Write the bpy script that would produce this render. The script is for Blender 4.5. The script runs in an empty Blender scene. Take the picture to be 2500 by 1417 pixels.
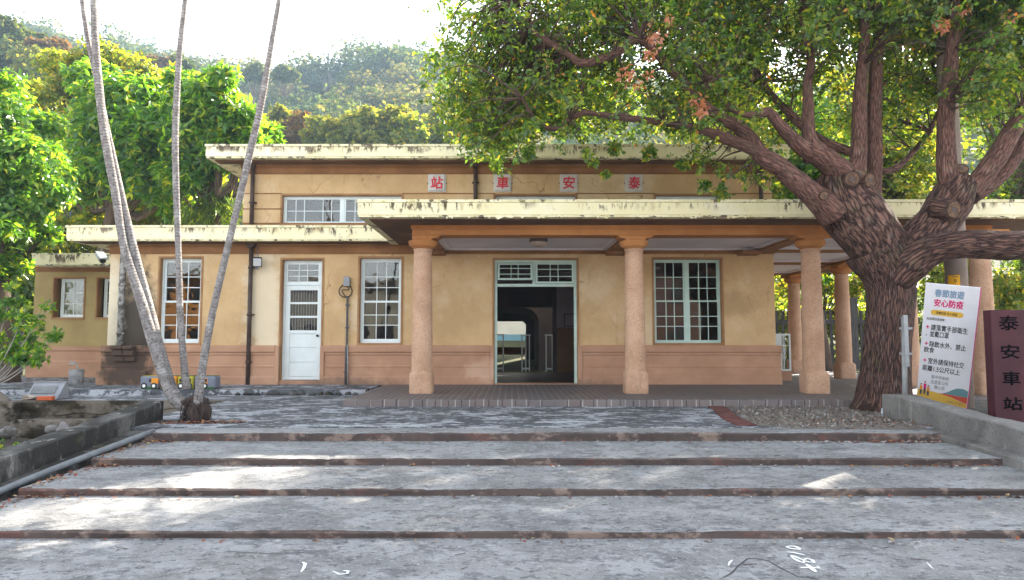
import bpy, bmesh, math, random
import numpy as np
from math import radians as R, sin, cos, pi, atan, tan, sqrt
from mathutils import Vector, Matrix

rnd = random.Random(7)
C = bpy.context.scene.collection
sc = bpy.context.scene

# ------------------------------------------------------------------ camera, sky, sun, exposure
FPX, PCX, PCY, CAMZ = 1690.0, 1250.0, 708.5, 0.93
PIT = atan(122 / FPX)
cd = bpy.data.cameras.new('camera')
cd.sensor_width = 36; cd.lens = 36 * FPX / 2500
cd.clip_start = 0.05; cd.clip_end = 3000
cam = bpy.data.objects.new('camera', cd); C.objects.link(cam)
cam.location = (0, 0, CAMZ); cam.rotation_euler = (pi / 2 + PIT, 0, 0)
sc.camera = cam

SUN_EL, SUN_AZ = R(33), R(37)
w = bpy.data.worlds.new('World'); sc.world = w; w.use_nodes = True
nt = w.node_tree; bg = nt.nodes['Background']
sky = nt.nodes.new('ShaderNodeTexSky'); sky.sky_type = 'NISHITA'; sky.sun_disc = False
sky.sun_elevation = SUN_EL; sky.sun_rotation = SUN_AZ
sky.air_density = 1.0; sky.dust_density = 1.0; sky.ozone_density = 1.0
hs = nt.nodes.new('ShaderNodeHueSaturation'); hs.inputs['Saturation'].default_value = 0.27
nt.links.new(sky.outputs[0], hs.inputs['Color']); nt.links.new(hs.outputs[0], bg.inputs[0])
bg.inputs[1].default_value = 0.13
sl = bpy.data.lights.new('sun', 'SUN'); sl.energy = 5.0; sl.angle = R(0.5); sl.color = (1, 0.90, 0.75)
so = bpy.data.objects.new('sun', sl); C.objects.link(so)
sd = Vector((sin(SUN_AZ) * cos(SUN_EL), cos(SUN_AZ) * cos(SUN_EL), sin(SUN_EL)))
so.rotation_euler = sd.to_track_quat('Z', 'Y').to_euler()
so.location = (10, 20, 30)
sc.view_settings.view_transform = 'Standard'; sc.view_settings.look = 'None'
sc.view_settings.gamma = 1; sc.view_settings.exposure = 2.45
sc.cycles.max_bounces = 8; sc.cycles.transparent_max_bounces = 24
sc.cycles.volume_bounces = 0


def at(px, py, Y):
    u = (px - PCX) / FPX; v = (PCY - py) / FPX
    fy = cos(PIT) - v * sin(PIT); fz = sin(PIT) + v * cos(PIT)
    t = Y / fy
    return (u * t, Y, CAMZ + fz * t)


def zr(py, Y): return at(PCX, py, Y)[2]
def xr(px, Y, py=760): return at(px, py, Y)[0]


# ------------------------------------------------------------------ materials
MATS = {}


def _new(name):
    m = bpy.data.materials.new(name); m.use_nodes = True
    MATS[name] = m
    return m, m.node_tree, m.node_tree.nodes['Principled BSDF']


def ramp(nt, a, lo, hi):
    n = nt.nodes.new('ShaderNodeMapRange'); n.inputs[1].default_value = lo; n.inputs[2].default_value = hi
    n.interpolation_type = 'SMOOTHSTEP'
    nt.links.new(a, n.inputs[0]); return n.outputs[0]


def noise(nt, co, scale, detail=5, stretch=(1, 1, 1), rough=.6, off=(0, 0, 0)):
    mp = nt.nodes.new('ShaderNodeMapping'); mp.inputs['Scale'].default_value = stretch
    mp.inputs['Location'].default_value = off
    nt.links.new(co, mp.inputs[0])
    n = nt.nodes.new('ShaderNodeTexNoise'); n.inputs['Scale'].default_value = scale
    n.inputs['Detail'].default_value = detail; n.inputs['Roughness'].default_value = rough
    nt.links.new(mp.outputs[0], n.inputs['Vector'])
    return n.outputs['Fac']


def mixc(nt, fac, a, b):
    n = nt.nodes.new('ShaderNodeMix'); n.data_type = 'RGBA'
    if isinstance(fac, (int, float)): n.inputs[0].default_value = fac
    else: nt.links.new(fac, n.inputs[0])
    for k, x in ((6, a), (7, b)):
        if isinstance(x, tuple): n.inputs[k].default_value = (*x[:3], 1)
        else: nt.links.new(x, n.inputs[k])
    return n.outputs[2]


def math_(nt, op, a, b=0.0):
    n = nt.nodes.new('ShaderNodeMath'); n.operation = op
    for k, x in ((0, a), (1, b)):
        if isinstance(x, (int, float)): n.inputs[k].default_value = x
        else: nt.links.new(x, n.inputs[k])
    return n.outputs[0]


def M(name, c1, c2=None, scale=3, detail=6, rough=.85, bump=.2, bscale=60, bdist=.01, layers=(), stains=(), coord='Object',
      stretch=(1, 1, 1), spec=.3, metal=0, lo=.35, hi=.65, cracks=None, zfade=None):
    """mottled surface: c1/c2 by noise, then layers (colour, scale, lo, hi, stretch, strength), stains (colour, centre, radii, strength)"""
    m, nt, b = _new(name)
    tc = nt.nodes.new('ShaderNodeTexCoord')
    if coord == 'World':
        g = nt.nodes.new('ShaderNodeNewGeometry'); co = g.outputs['Position']
    else: co = tc.outputs[coord]
    col = c1
    if c2: col = mixc(nt, ramp(nt, noise(nt, co, scale, detail, stretch), lo, hi), c1, c2)
    for i, L in enumerate(layers):
        c, s, l, h, st, k = L
        f = ramp(nt, noise(nt, co, s, 6, st, .65, (3.1 * i + 1, 5.7 * i, 2.3 * i)), l, h)
        f = math_(nt, 'MULTIPLY', f, k)
        if zfade and i in zfade:
            sp = nt.nodes.new('ShaderNodeSeparateXYZ'); nt.links.new(tc.outputs['Generated'], sp.inputs[0])
            f = math_(nt, 'MULTIPLY', f, ramp(nt, math_(nt, 'ADD', sp.outputs[2], math_(nt, 'MULTIPLY', math_(nt, 'SUBTRACT', noise(nt, co, 1.7, 4, (1, 1, .1)), .5), 2.2)), .25, .8))
            f = math_(nt, 'MULTIPLY', f, ramp(nt, noise(nt, co, .75, 3, (1, 1, .2), .5, (4, 8, 1)), .33, .47))
        col = mixc(nt, f, col, c)
    if cracks:
        cc_, csc, cw = cracks
        vo = nt.nodes.new('ShaderNodeTexVoronoi'); vo.feature = 'DISTANCE_TO_EDGE'; vo.inputs['Scale'].default_value = csc
        va = nt.nodes.new('ShaderNodeVectorMath'); va.operation = 'ADD'; nt.links.new(co, va.inputs[0])
        nn_ = nt.nodes.new('ShaderNodeTexNoise'); nn_.inputs['Scale'].default_value = 3; nn_.inputs['Detail'].default_value = 6; nt.links.new(co, nn_.inputs['Vector'])
        sc_ = nt.nodes.new('ShaderNodeVectorMath'); sc_.operation = 'SCALE'; sc_.inputs['Scale'].default_value = .5; nt.links.new(nn_.outputs['Color'], sc_.inputs[0])
        nt.links.new(sc_.outputs[0], va.inputs[1]); nt.links.new(va.outputs[0], vo.inputs['Vector'])
        f = math_(nt, 'MULTIPLY', ramp(nt, vo.outputs['Distance'], cw, cw * .3), ramp(nt, noise(nt, co, .9, 3, (1, 1, 1), .5, (7, 2, 9)), .5, .6))
        col = mixc(nt, math_(nt, 'MULTIPLY', f, .7), col, cc_)
    for c, ce, ra, k in stains:
        mp = nt.nodes.new('ShaderNodeVectorMath'); mp.operation = 'SUBTRACT'
        mp.inputs[1].default_value = ce; nt.links.new(co, mp.inputs[0])
        mq = nt.nodes.new('ShaderNodeVectorMath'); mq.operation = 'DIVIDE'
        mq.inputs[1].default_value = ra; nt.links.new(mp.outputs[0], mq.inputs[0])
        ln = nt.nodes.new('ShaderNodeVectorMath'); ln.operation = 'LENGTH'; nt.links.new(mq.outputs[0], ln.inputs[0])
        d = math_(nt, 'ADD', ln.outputs['Value'], math_(nt, 'MULTIPLY', math_(nt, 'SUBTRACT', noise(nt, co, 5, 5), .5), 1.3))
        f = math_(nt, 'MULTIPLY', ramp(nt, d, 1.1, .45), k)
        col = mixc(nt, f, col, c)
    if isinstance(col, tuple): b.inputs['Base Color'].default_value = (*col, 1)
    else: nt.links.new(col, b.inputs['Base Color'])
    b.inputs['Roughness'].default_value = rough; b.inputs['Metallic'].default_value = metal
    b.inputs['Specular IOR Level'].default_value = spec
    if bump:
        bn = nt.nodes.new('ShaderNodeBump'); bn.inputs['Strength'].default_value = bump; bn.inputs['Distance'].default_value = bdist
        nt.links.new(noise(nt, co, bscale, 6, stretch), bn.inputs['Height']); nt.links.new(bn.outputs[0], b.inputs['Normal'])
    return m


SOOT = (.035, .03, .028)
CW = 'World'
stucco = M('ochre_stucco', (.60, .415, .22), (.50, .335, .17), 1.1, 7, .9, .35, 90, .008, coord=CW, cracks=((.2, .12, .06), .9, .008),
           layers=[((.36, .22, .10), 55, .54, .64, (1, 1, 1), .4), ((.40, .24, .10), 4, .58, .72, (2.5, 2.5, .18), .5), ((.70, .565, .385), .55, .47, .70, (1, 1, 1), .8), ((.30, .19, .10), .8, .60, .80, (1, 1, .6), .55),
                   ((.70, .60, .44), 3.5, .66, .74, (1, 1, 1), .4), ((.36, .27, .16), 9, .60, .9, (1, 1, .25), .35)],
           stains=[(SOOT, (-7.98, 14.7, 1.25), (.55, .6, 1.45), .93), (SOOT, (-8.0, 14.7, .2), (.8, .6, .75), .9),
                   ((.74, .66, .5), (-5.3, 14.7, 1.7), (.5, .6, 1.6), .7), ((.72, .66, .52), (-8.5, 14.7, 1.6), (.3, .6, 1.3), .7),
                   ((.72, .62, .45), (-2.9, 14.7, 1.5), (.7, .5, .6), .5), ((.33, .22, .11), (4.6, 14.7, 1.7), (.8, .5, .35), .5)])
dado_m = M('brown_render', (.46, .27, .175), (.385, .215, .135), 1.3, 7, .92, .45, 80, .008, coord=CW,
           layers=[((.58, .36, .23), .9, .55, .75, (1, 1, 1.5), .6), ((.20, .11, .07), 2.5, .6, .8, (.4, 1, 3), .5)],
           stains=[(SOOT, (-8.1, 14.5, .45), (.8, .8, .8), .85), ((.14, .10, .08), (-3.5, 14.6, -.1), (1.6, .5, .3), .6), ((.16, .11, .08), (1.2, 14.6, -.1), (1.5, .5, .25), .6), ((.62, .42, .3), (-.6, 14.6, .3), (.5, .5, .3), .6)])
trim_m = M('brown_trim', (.30, .15, .065), (.22, .105, .045), 1.5, 6, .9, .4, 80, .006, coord=CW,
           layers=[((.13, .07, .04), 1.4, .56, .8, (.6, 1, 2), .6), ((.50, .30, .15), 4, .62, .8, (.5, 1, 1), .5)])
surr_m = M('window_surround_render', (.38, .22, .11), (.29, .155, .07), 2, 6, .9, .4, 80, .006, coord=CW)
beam_m = M('orange_brown_beam', (.47, .215, .075), (.36, .15, .052), 1.2, 6, .9, .4, 90, .006, coord=CW,
           layers=[((.2, .09, .04), 2, .6, .8, (1, 1, 2), .5)])
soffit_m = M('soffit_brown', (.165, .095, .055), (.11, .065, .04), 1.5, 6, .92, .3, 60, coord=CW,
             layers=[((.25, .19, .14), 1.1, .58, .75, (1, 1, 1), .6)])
ceil_m = M('porch_ceiling_paint', (.66, .62, .66), (.58, .54, .58), 1.2, 5, .8, .1, 40, coord=CW)
col_m = M('column_render', (.54, .345, .235), (.44, .265, .17), 2.2, 7, .93, .7, 70, .012, coord=CW,
          layers=[((.66, .43, .26), 1.3, .55, .75, (1, 1, .7), .6), ((.20, .105, .06), 45, .55, .62, (1, 1, 1), .6), ((.74, .54, .38), 60, .58, .64, (1, 1, 1), .6), ((.30, .20, .13), 3, .58, .7, (1, 1, .35), .5), ((.16, .11, .08), 7, .66, .70, (1, 1, 1), .7)])
fascia_m = M('cream_fascia', (.84, .78, .53), (.80, .73, .46), 1.3, 5, .75, .25, 30, .01, coord=CW,
             zfade=(2, 3, 4, 5), layers=[((.88, .86, .72), .5, .5, .7, (1, 1, 1), .7), ((.55, .47, .22), 2.6, .6, .8, (1, 1, .5), .35), ((.40, .30, .15), 5, .50, .62, (1.6, 1.6, .16), .75),
                     ((.17, .125, .09), 1.9, .57, .60, (1.5, 1.5, .6), .9), ((.10, .075, .055), 5.5, .56, .59, (1.4, 1.4, .5), .92),
                     ((.10, .085, .04), 13, .56, .60, (1, 1, .3), .9), ((.12, .10, .08), 9, .665, .69, (1, 1, .8), .8)])
lip_m = M('fascia_lip', (.84, .79, .56), (.70, .64, .40), 3, 5, .8, .3, 40, .01, coord=CW,
          layers=[((.12, .095, .07), 5, .555, .59, (1, 1, 1), .95), ((.46, .42, .16), 7, .55, .62, (1, 1, 1), .6)])
roof_m = M('roof_deck', (.25, .23, .2), (.18, .17, .15), 2, coord=CW)
white_p = M('white_paint', (.70, .77, .78), (.65, .72, .73), 4, 5, .5, .08, 60, coord=CW, spec=.4,
            layers=[((.45, .46, .44), 9, .66, .72, (1, 1, .4), .5)])
aqua_p = M('aqua_paint', (.50, .66, .60), (.44, .60, .54), 4, 5, .5, .08, 60, coord=CW, spec=.4,
           layers=[((.30, .36, .32), 9, .65, .72, (1, 1, .4), .5)])
pipe_m = M('dark_downpipe', (.05, .032, .026), (.085, .06, .05), 6, 5, .6, .2, 50, coord=CW)
oldpipe_m = M('lichened_pipe', (.10, .095, .09), (.34, .33, .31), 9, 7, .9, .5, 50, coord=CW, lo=.42, hi=.56)
conc = M('worn_concrete', (.232, .233, .236), (.168, .170, .173), 1.3, 9, .9, .5, 55, .012, coord=CW, lo=.40, hi=.60,
         layers=[((.30, .305, .312), 2.6, .49, .60, (.8, 1.1, 1), .8), ((.085, .087, .096), 5.5, .53, .62, (.75, 1.1, 1), .6), ((.15, .13, .12), 1.1, .56, .70, (.6, 1, 1), .5),
                 ((.06, .06, .066), 19, .55, .62, (.8, 1.1, 1), .65), ((.36, .36, .37), 27, .56, .62, (.8, 1.1, 1), .6), ((.045, .045, .05), 75, .585, .64, (.8, 1, 1), .75), ((.38, .38, .39), 110, .60, .66, (.8, 1, 1), .6),
                 ((.30, .30, .30), .55, .55, .66, (.25, 2.2, 1), .45)])
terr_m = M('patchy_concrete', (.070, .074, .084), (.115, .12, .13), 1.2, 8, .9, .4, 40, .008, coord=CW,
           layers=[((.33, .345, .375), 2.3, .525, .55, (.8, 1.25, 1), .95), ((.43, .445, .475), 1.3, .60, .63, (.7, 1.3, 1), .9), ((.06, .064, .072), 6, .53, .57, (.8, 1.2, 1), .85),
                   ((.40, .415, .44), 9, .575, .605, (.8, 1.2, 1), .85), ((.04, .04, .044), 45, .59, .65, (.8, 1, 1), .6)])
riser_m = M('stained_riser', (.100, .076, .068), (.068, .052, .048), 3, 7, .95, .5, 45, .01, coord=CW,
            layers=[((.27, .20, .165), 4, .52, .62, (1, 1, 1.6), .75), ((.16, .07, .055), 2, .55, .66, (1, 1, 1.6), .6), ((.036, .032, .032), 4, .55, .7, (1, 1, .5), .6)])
para_m = M('weathered_parapet', (.135, .13, .122), (.075, .072, .07), 2, 8, .95, .6, 40, .012, coord=CW,
           layers=[((.022, .02, .018), 1.5, .45, .58, (1, 1, .7), .9), ((.30, .29, .27), 5, .58, .66, (1, 1, .22), .75), ((.20, .165, .08), 1.2, .58, .72, (1, 1, 1), .6), ((.03, .028, .026), 22, .56, .63, (1, 1, 1), .7)])
paraR_m = M('grey_parapet', (.20, .19, .18), (.14, .133, .126), 2, 8, .95, .6, 40, .012, coord=CW,
            layers=[((.06, .055, .05), 1.7, .50, .64, (1, 1, .7), .75), ((.32, .31, .29), 6, .58, .68, (1, 1, .3), .6), ((.05, .047, .043), 25, .57, .64, (1, 1, 1), .6)])
moss_m = M('mossy_retaining_wall', (.195, .169, .143), (.112, .094, .075), 2.2, 7, .95, .6, 30, .02, coord=CW,
           layers=[((.024, .019, .011), 1.5, .44, .56, (1, 1, 1.8), .95), ((.045, .041, .015), 3, .55, .68, (1, 1, 1), .7),
                   ((.375, .345, .315), 4, .62, .70, (1, 1, 1), .6)])
soil_m = M('dark_soil', (.06, .05, .04), (.10, .085, .07), 5, 8, .97, .9, 25, .04, coord=CW,
           layers=[((.25, .24, .23), 14, .62, .68, (1, 1, 1), .6), ((.05, .085, .02), 6, .6, .72, (1, 1, 1), .7)])
gravel_m = M('gravel_ground', (.144, .130, .115), (.223, .202, .180), 38, 4, .97, .9, 55, .02, coord=CW,
             layers=[((.086, .065, .054), 25, .55, .65, (1, 1, 1), .7), ((.187, .144, .108), 1.2, .55, .7, (1, 1, 1), .5)])
earth_m = M('forest_floor', (.09, .085, .04), (.05, .06, .025), .6, 8, .97, .6, 6, .1, coord=CW)
asph_m = M('plaza_concrete', (.42, .41, .40), (.34, .335, .33), 1.1, 8, .9, .3, 40, coord=CW)
black_m = M('black_plastic', (.02, .02, .022), None, rough=.5, bump=0)
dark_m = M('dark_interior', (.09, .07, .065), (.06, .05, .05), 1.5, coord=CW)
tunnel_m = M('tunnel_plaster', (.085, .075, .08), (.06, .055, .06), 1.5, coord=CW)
lilac_m = M('interior_plaster', (.34, .28, .30), (.28, .23, .25), 1.5, coord=CW)
inbrown_m = M('interior_dado', (.22, .13, .07), (.17, .10, .05), 2, coord=CW)
grey_m = M('grey_metal', (.25, .26, .29), (.20, .21, .23), 5, rough=.5, bump=.05, spec=.5)
galv_m = M('galvanised_metal', (.336, .352, .360), (.264, .280, .288), 8, rough=.45, bump=.1, spec=.5, coord=CW)
pvc_m = M('grey_pvc', (.17, .185, .20), (.13, .14, .155), 6, rough=.55, bump=.05, coord=CW, layers=[((.090, .090, .090), 9, .6, .7, (1, 1, 1), .5)])
plate_m = M('white_plate', (.616, .598, .581), (.546, .528, .510), 6, rough=.6, bump=.05, coord=CW)
red_m = M('red_lettering', (.62, .02, .045), None, rough=.5, bump=0)
ink_m = M('black_ink', (.018, .018, .022), None, rough=.6, bump=0)
orange_m = M('orange_paint', (.72, .29, .02), (.62, .23, .02), 6, rough=.6, bump=.1)
brick_orange = M('orange_brick', (.55, .13, .045), (.45, .10, .04), 14, rough=.9, bump=.4, coord=CW)
green_m = M('dark_green_paint', (.02, .085, .03), (.03, .11, .03), 6, rough=.6, bump=.1)
slate_m = M('slate_paint', (.17, .19, .24), (.14, .155, .20), 6, rough=.6, bump=.1)
olive_m = M('olive_paint', (.36, .32, .03), (.28, .25, .03), 6, rough=.6, bump=.1)
wpaint_m = M('white_dot_paint', (.78, .78, .76), None, rough=.6, bump=0)
graff_m = M('white_road_paint', (.80, .82, .83), (.70, .72, .73), 30, rough=.8, bump=.1, coord=CW)
rag_m = M('dirty_cloth', (.42, .36, .30), (.26, .21, .17), 12, rough=.95, bump=.6, bscale=30, coord=CW)
rock_m = M('river_stone', (.225, .217, .214), (.165, .158, .154), 4, 6, .9, .4, 30, coord=CW, layers=[((.038, .034, .026), 3, .55, .7, (1, 1, 1), .8)])
maroon_m = M('maroon_stone', (.075, .018, .026), (.045, .011, .017), 1.6, 6, .6, .3, 30, coord=CW, stretch=(1, 1, .4),
             layers=[((.12, .035, .045), 3, .56, .75, (2.5, 1, .2), .6)])
rawwood_m = M('weathered_wood', (.105, .10, .105), (.065, .06, .065), 6, 7, .95, .5, 30, coord=CW, stretch=(3, 3, .4))
pole_m = M('pole_concrete', (.306, .246, .212), (.255, .204, .178), 2, 6, .9, .3, 60, coord=CW, layers=[((.145, .119, .111), 3, .58, .72, (1, 1, .4), .6)])
bag_m = M('pale_blue_plastic', (.50, .58, .70), (.62, .68, .76), 9, rough=.35, bump=.3, bscale=20, spec=.5)
mortar = None


def brick_mat(name, c1, c2, cm, bw, bh, ms=.004, rough=.8, off=.5, rot=0):
    m, nt, b = _new(name)
    g = nt.nodes.new('ShaderNodeNewGeometry')
    mp = nt.nodes.new('ShaderNodeMapping'); mp.inputs['Rotation'].default_value = (0, 0, rot)
    nt.links.new(g.outputs['Position'], mp.inputs[0])
    t = nt.nodes.new('ShaderNodeTexBrick'); nt.links.new(mp.outputs[0], t.inputs['Vector'])
    t.inputs['Color1'].default_value = (*c1, 1); t.inputs['Color2'].default_value = (*c2, 1); t.inputs['Mortar'].default_value = (*cm, 1)
    t.inputs['Scale'].default_value = 1; t.inputs['Mortar Size'].default_value = ms
    t.inputs['Brick Width'].default_value = bw; t.inputs['Row Height'].default_value = bh; t.offset = off
    t.inputs['Bias'].default_value = 0
    n = noise(nt, g.outputs['Position'], 1.3, 7)
    col = mixc(nt, math_(nt, 'MULTIPLY', ramp(nt, n, .35, .7), .55), t.outputs['Color'], (.12, .115, .125))
    nt.links.new(col, b.inputs['Base Color']); b.inputs['Roughness'].default_value = rough
    b.inputs['Specular IOR Level'].default_value = .35
    bn = nt.nodes.new('ShaderNodeBump'); bn.inputs['Strength'].default_value = .4; bn.inputs['Distance'].default_value = .006
    nt.links.new(math_(nt, 'SUBTRACT', 1, t.outputs['Fac']), bn.inputs['Height']); nt.links.new(bn.outputs[0], b.inputs['Normal'])
    return m


porch_m = brick_mat('porch_paving', (.105, .085, .085), (.135, .11, .105), (.30, .28, .27), .60, .11, .005, .6, .5, pi / 2)
edge_m = brick_mat('porch_edge_brick', (.16, .13, .125), (.20, .165, .155), (.42, .40, .38), .22, 3, .006, .85, 0)
redbrick_m = brick_mat('red_edging_brick', (.22, .065, .055), (.16, .05, .045), (.10, .08, .075), .10, .22, .008, .9, .5)


def leaf_mat(name, cols, trans=.45, tcol=1.35, rough=.36, spec=.5):
    """cols: list of (position, colour) picked at random for each leaf"""
    m, nt, b = _new(name)
    g = nt.nodes.new('ShaderNodeNewGeometry')
    cr = nt.nodes.new('ShaderNodeValToRGB'); e = cr.color_ramp.elements
    cr.color_ramp.interpolation = 'LINEAR'
    e[0].position = cols[0][0]; e[0].color = (*cols[0][1], 1); e[1].position = cols[-1][0]; e[1].color = (*cols[-1][1], 1)
    for p, c in cols[1:-1]:
        k = e.new(p); k.color = (*c, 1)
    nt.links.new(g.outputs['Random Per Island'], cr.inputs[0])
    nt.links.new(cr.outputs[0], b.inputs['Base Color'])
    b.inputs['Roughness'].default_value = rough; b.inputs['Specular IOR Level'].default_value = spec
    tr = nt.nodes.new('ShaderNodeBsdfTranslucent')
    bc = nt.nodes.new('ShaderNodeMix'); bc.data_type = 'RGBA'; bc.blend_type = 'MULTIPLY'; bc.inputs[0].default_value = 1
    nt.links.new(cr.outputs[0], bc.inputs[6]); bc.inputs[7].default_value = (2.1 * tcol, 1.6 * tcol, .55 * tcol, 1)
    nt.links.new(bc.outputs[2], tr.inputs[0])
    mx = nt.nodes.new('ShaderNodeMixShader'); mx.inputs[0].default_value = trans
    nt.links.new(b.outputs[0], mx.inputs[1]); nt.links.new(tr.outputs[0], mx.inputs[2])
    nt.links.new(mx.outputs[0], nt.nodes['Material Output'].inputs[0])
    return m


leaf_camphor = leaf_mat('camphor_leaf', [(0, (.017, .045, .012)), (.4, (.032, .08, .016)), (.75, (.07, .125, .018)), (.955, (.14, .175, .022)), (.988, (.20, .17, .025)), (1, (.28, .10, .045))], .48, 3.3, .3, .55)
leaf_coral = leaf_mat('fading_red_leaf', [(0, (.42, .17, .12)), (1, (.50, .24, .15))], .4, 1)
leaf_bright = leaf_mat('bright_leaf', [(0, (.02, .07, .011)), (.5, (.045, .125, .015)), (.85, (.10, .19, .02)), (1, (.24, .27, .03))], .46, 3.2, .3, .6)
leaf_yellow = leaf_mat('yellow_green_leaf', [(0, (.035, .07, .012)), (.5, (.075, .13, .018)), (.9, (.17, .19, .025)), (1, (.26, .19, .035))], .46, 3.0)
leaf_dark = leaf_mat('dark_leaf', [(0, (.02, .048, .013)), (.6, (.04, .085, .018)), (1, (.10, .14, .025))], .46, 2.4)  # dark green leaf colours, picked per leaf
leaf_hill = leaf_mat('hill_leaf', [(0, (.03, .06, .024)), (.55, (.055, .095, .032)), (.85, (.09, .125, .04)), (1, (.14, .13, .06))], .32, 1.6, .7, .15)
leaf_hill_pale = leaf_mat('pale_hill_leaf', [(0, (.06, .085, .035)), (.6, (.10, .12, .05)), (1, (.16, .15, .08))], .35, 1.5, .7, .15)
leaf_hill_blue = leaf_mat('dark_hill_leaf', [(0, (.022, .05, .03)), (.6, (.04, .08, .04)), (1, (.07, .12, .05))], .3, 1.4, .7, .15)
leaf_midhill = leaf_mat('slope_leaf', [(0, (.05, .085, .022)), (.5, (.10, .14, .03)), (1, (.20, .21, .055))], .4, 1.8, .7, .15)
leaf_rust = leaf_mat('rusty_leaf', [(0, (.09, .07, .03)), (1, (.15, .09, .04))], .35, 1.2, .7, .15)
frond_m = leaf_mat('palm_frond_leaf', [(0, (.04, .09, .02)), (1, (.09, .15, .03))], .4, 1.4)
litter_m = M('dry_leaf', (.20, .075, .035), (.11, .05, .03), 30, rough=.9, bump=0, coord=CW)


def litter_mat(name, cols):
    m, nt, b = _new(name)
    g = nt.nodes.new('ShaderNodeNewGeometry'); cr = nt.nodes.new('ShaderNodeValToRGB'); e = cr.color_ramp.elements
    cr.color_ramp.interpolation = 'CONSTANT'
    n = len(cols)
    e[0].color = (*cols[0], 1); e[1].position = 1 / n; e[1].color = (*cols[1], 1)
    for i in range(2, n):
        k = e.new(i / n); k.color = (*cols[i], 1)
    nt.links.new(g.outputs['Random Per Island'], cr.inputs[0]); nt.links.new(cr.outputs[0], b.inputs['Base Color'])
    b.inputs['Roughness'].default_value = .9
    return m


litter_m = litter_mat('dry_leaf_mix', [(.22, .07, .03), (.13, .055, .035), (.28, .13, .05), (.10, .06, .045), (.30, .21, .11), (.19, .05, .04)])
chip_m = litter_mat('gravel_mix', [(.28, .26, .24), (.20, .18, .165), (.35, .33, .31), (.14, .11, .09), (.25, .2, .16), (.17, .10, .075)])
pebble_m = litter_mat('pebble_mix', [(.24, .23, .22), (.2, .19, .185), (.36, .35, .34)])


def bark_mat(name, c1, c2, cdeep, vs=4.2, us=30.0, bump=.85):
    m, nt, b = _new(name)
    uv = nt.nodes.new('ShaderNodeUVMap'); uv.uv_map = 'uv'
    mp = nt.nodes.new('ShaderNodeMapping'); mp.inputs['Scale'].default_value = (us, vs, 1)
    nt.links.new(uv.outputs[0], mp.inputs[0])
    n0 = noise(nt, uv.outputs[0], 3, 4)
    va = nt.nodes.new('ShaderNodeVectorMath'); va.operation = 'ADD'
    nt.links.new(mp.outputs[0], va.inputs[0])
    cx = nt.nodes.new('ShaderNodeCombineXYZ'); nt.links.new(math_(nt, 'MULTIPLY', n0, 2.6), cx.inputs[0]); nt.links.new(math_(nt, 'MULTIPLY', n0, 1.5), cx.inputs[1])
    nt.links.new(cx.outputs[0], va.inputs[1])
    v = nt.nodes.new('ShaderNodeTexVoronoi'); v.feature = 'DISTANCE_TO_EDGE'; v.inputs['Scale'].default_value = 1
    nt.links.new(va.outputs[0], v.inputs['Vector'])
    f = ramp(nt, math_(nt, 'ADD', v.outputs['Distance'], math_(nt, 'MULTIPLY', math_(nt, 'SUBTRACT', noise(nt, mp.outputs[0], 1.9, 8), .5), .8)), -.06, .26)
    n1 = noise(nt, mp.outputs[0], 2.2, 6)
    col = mixc(nt, ramp(nt, n1, .3, .7), c1, c2)
    col = mixc(nt, math_(nt, 'MULTIPLY', ramp(nt, noise(nt, uv.outputs[0], 1.9, 7), .52, .66), .55), col, (.085, .085, .045))
    col = mixc(nt, math_(nt, 'MULTIPLY', ramp(nt, noise(nt, uv.outputs[0], 4.5, 7), .58, .66), .6), col, (.21, .175, .15))
    col = mixc(nt, f, cdeep, col)
    nt.links.new(col, b.inputs['Base Color']); b.inputs['Roughness'].default_value = .82; b.inputs['Specular IOR Level'].default_value = .3
    h = math_(nt, 'ADD', f, math_(nt, 'MULTIPLY', n1, .6))
    bn = nt.nodes.new('ShaderNodeBump'); bn.inputs['Strength'].default_value = bump; bn.inputs['Distance'].default_value = .03
    nt.links.new(h, bn.inputs['Height']); nt.links.new(bn.outputs[0], b.inputs['Normal'])
    return m


bark_m = bark_mat('camphor_bark', (.20, .108, .08), (.11, .058, .045), (.022, .011, .01))
limb_m = bark_mat('camphor_limb_bark', (.25, .13, .098), (.165, .08, .062), (.05, .025, .021), 5, 32, .7)
cut_m = M('cut_wood', (.17, .10, .06), (.06, .035, .025), 18, rough=.9, bump=.4, coord=CW)
twig_m = M('twig_bark', (.085, .05, .038), (.06, .035, .03), 8, coord=CW)
trunk_m = M('dark_trunk', (.12, .085, .06), (.07, .05, .038), 4, 7, .95, .8, 20, .03, coord=CW, stretch=(2, 2, .5))


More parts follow.
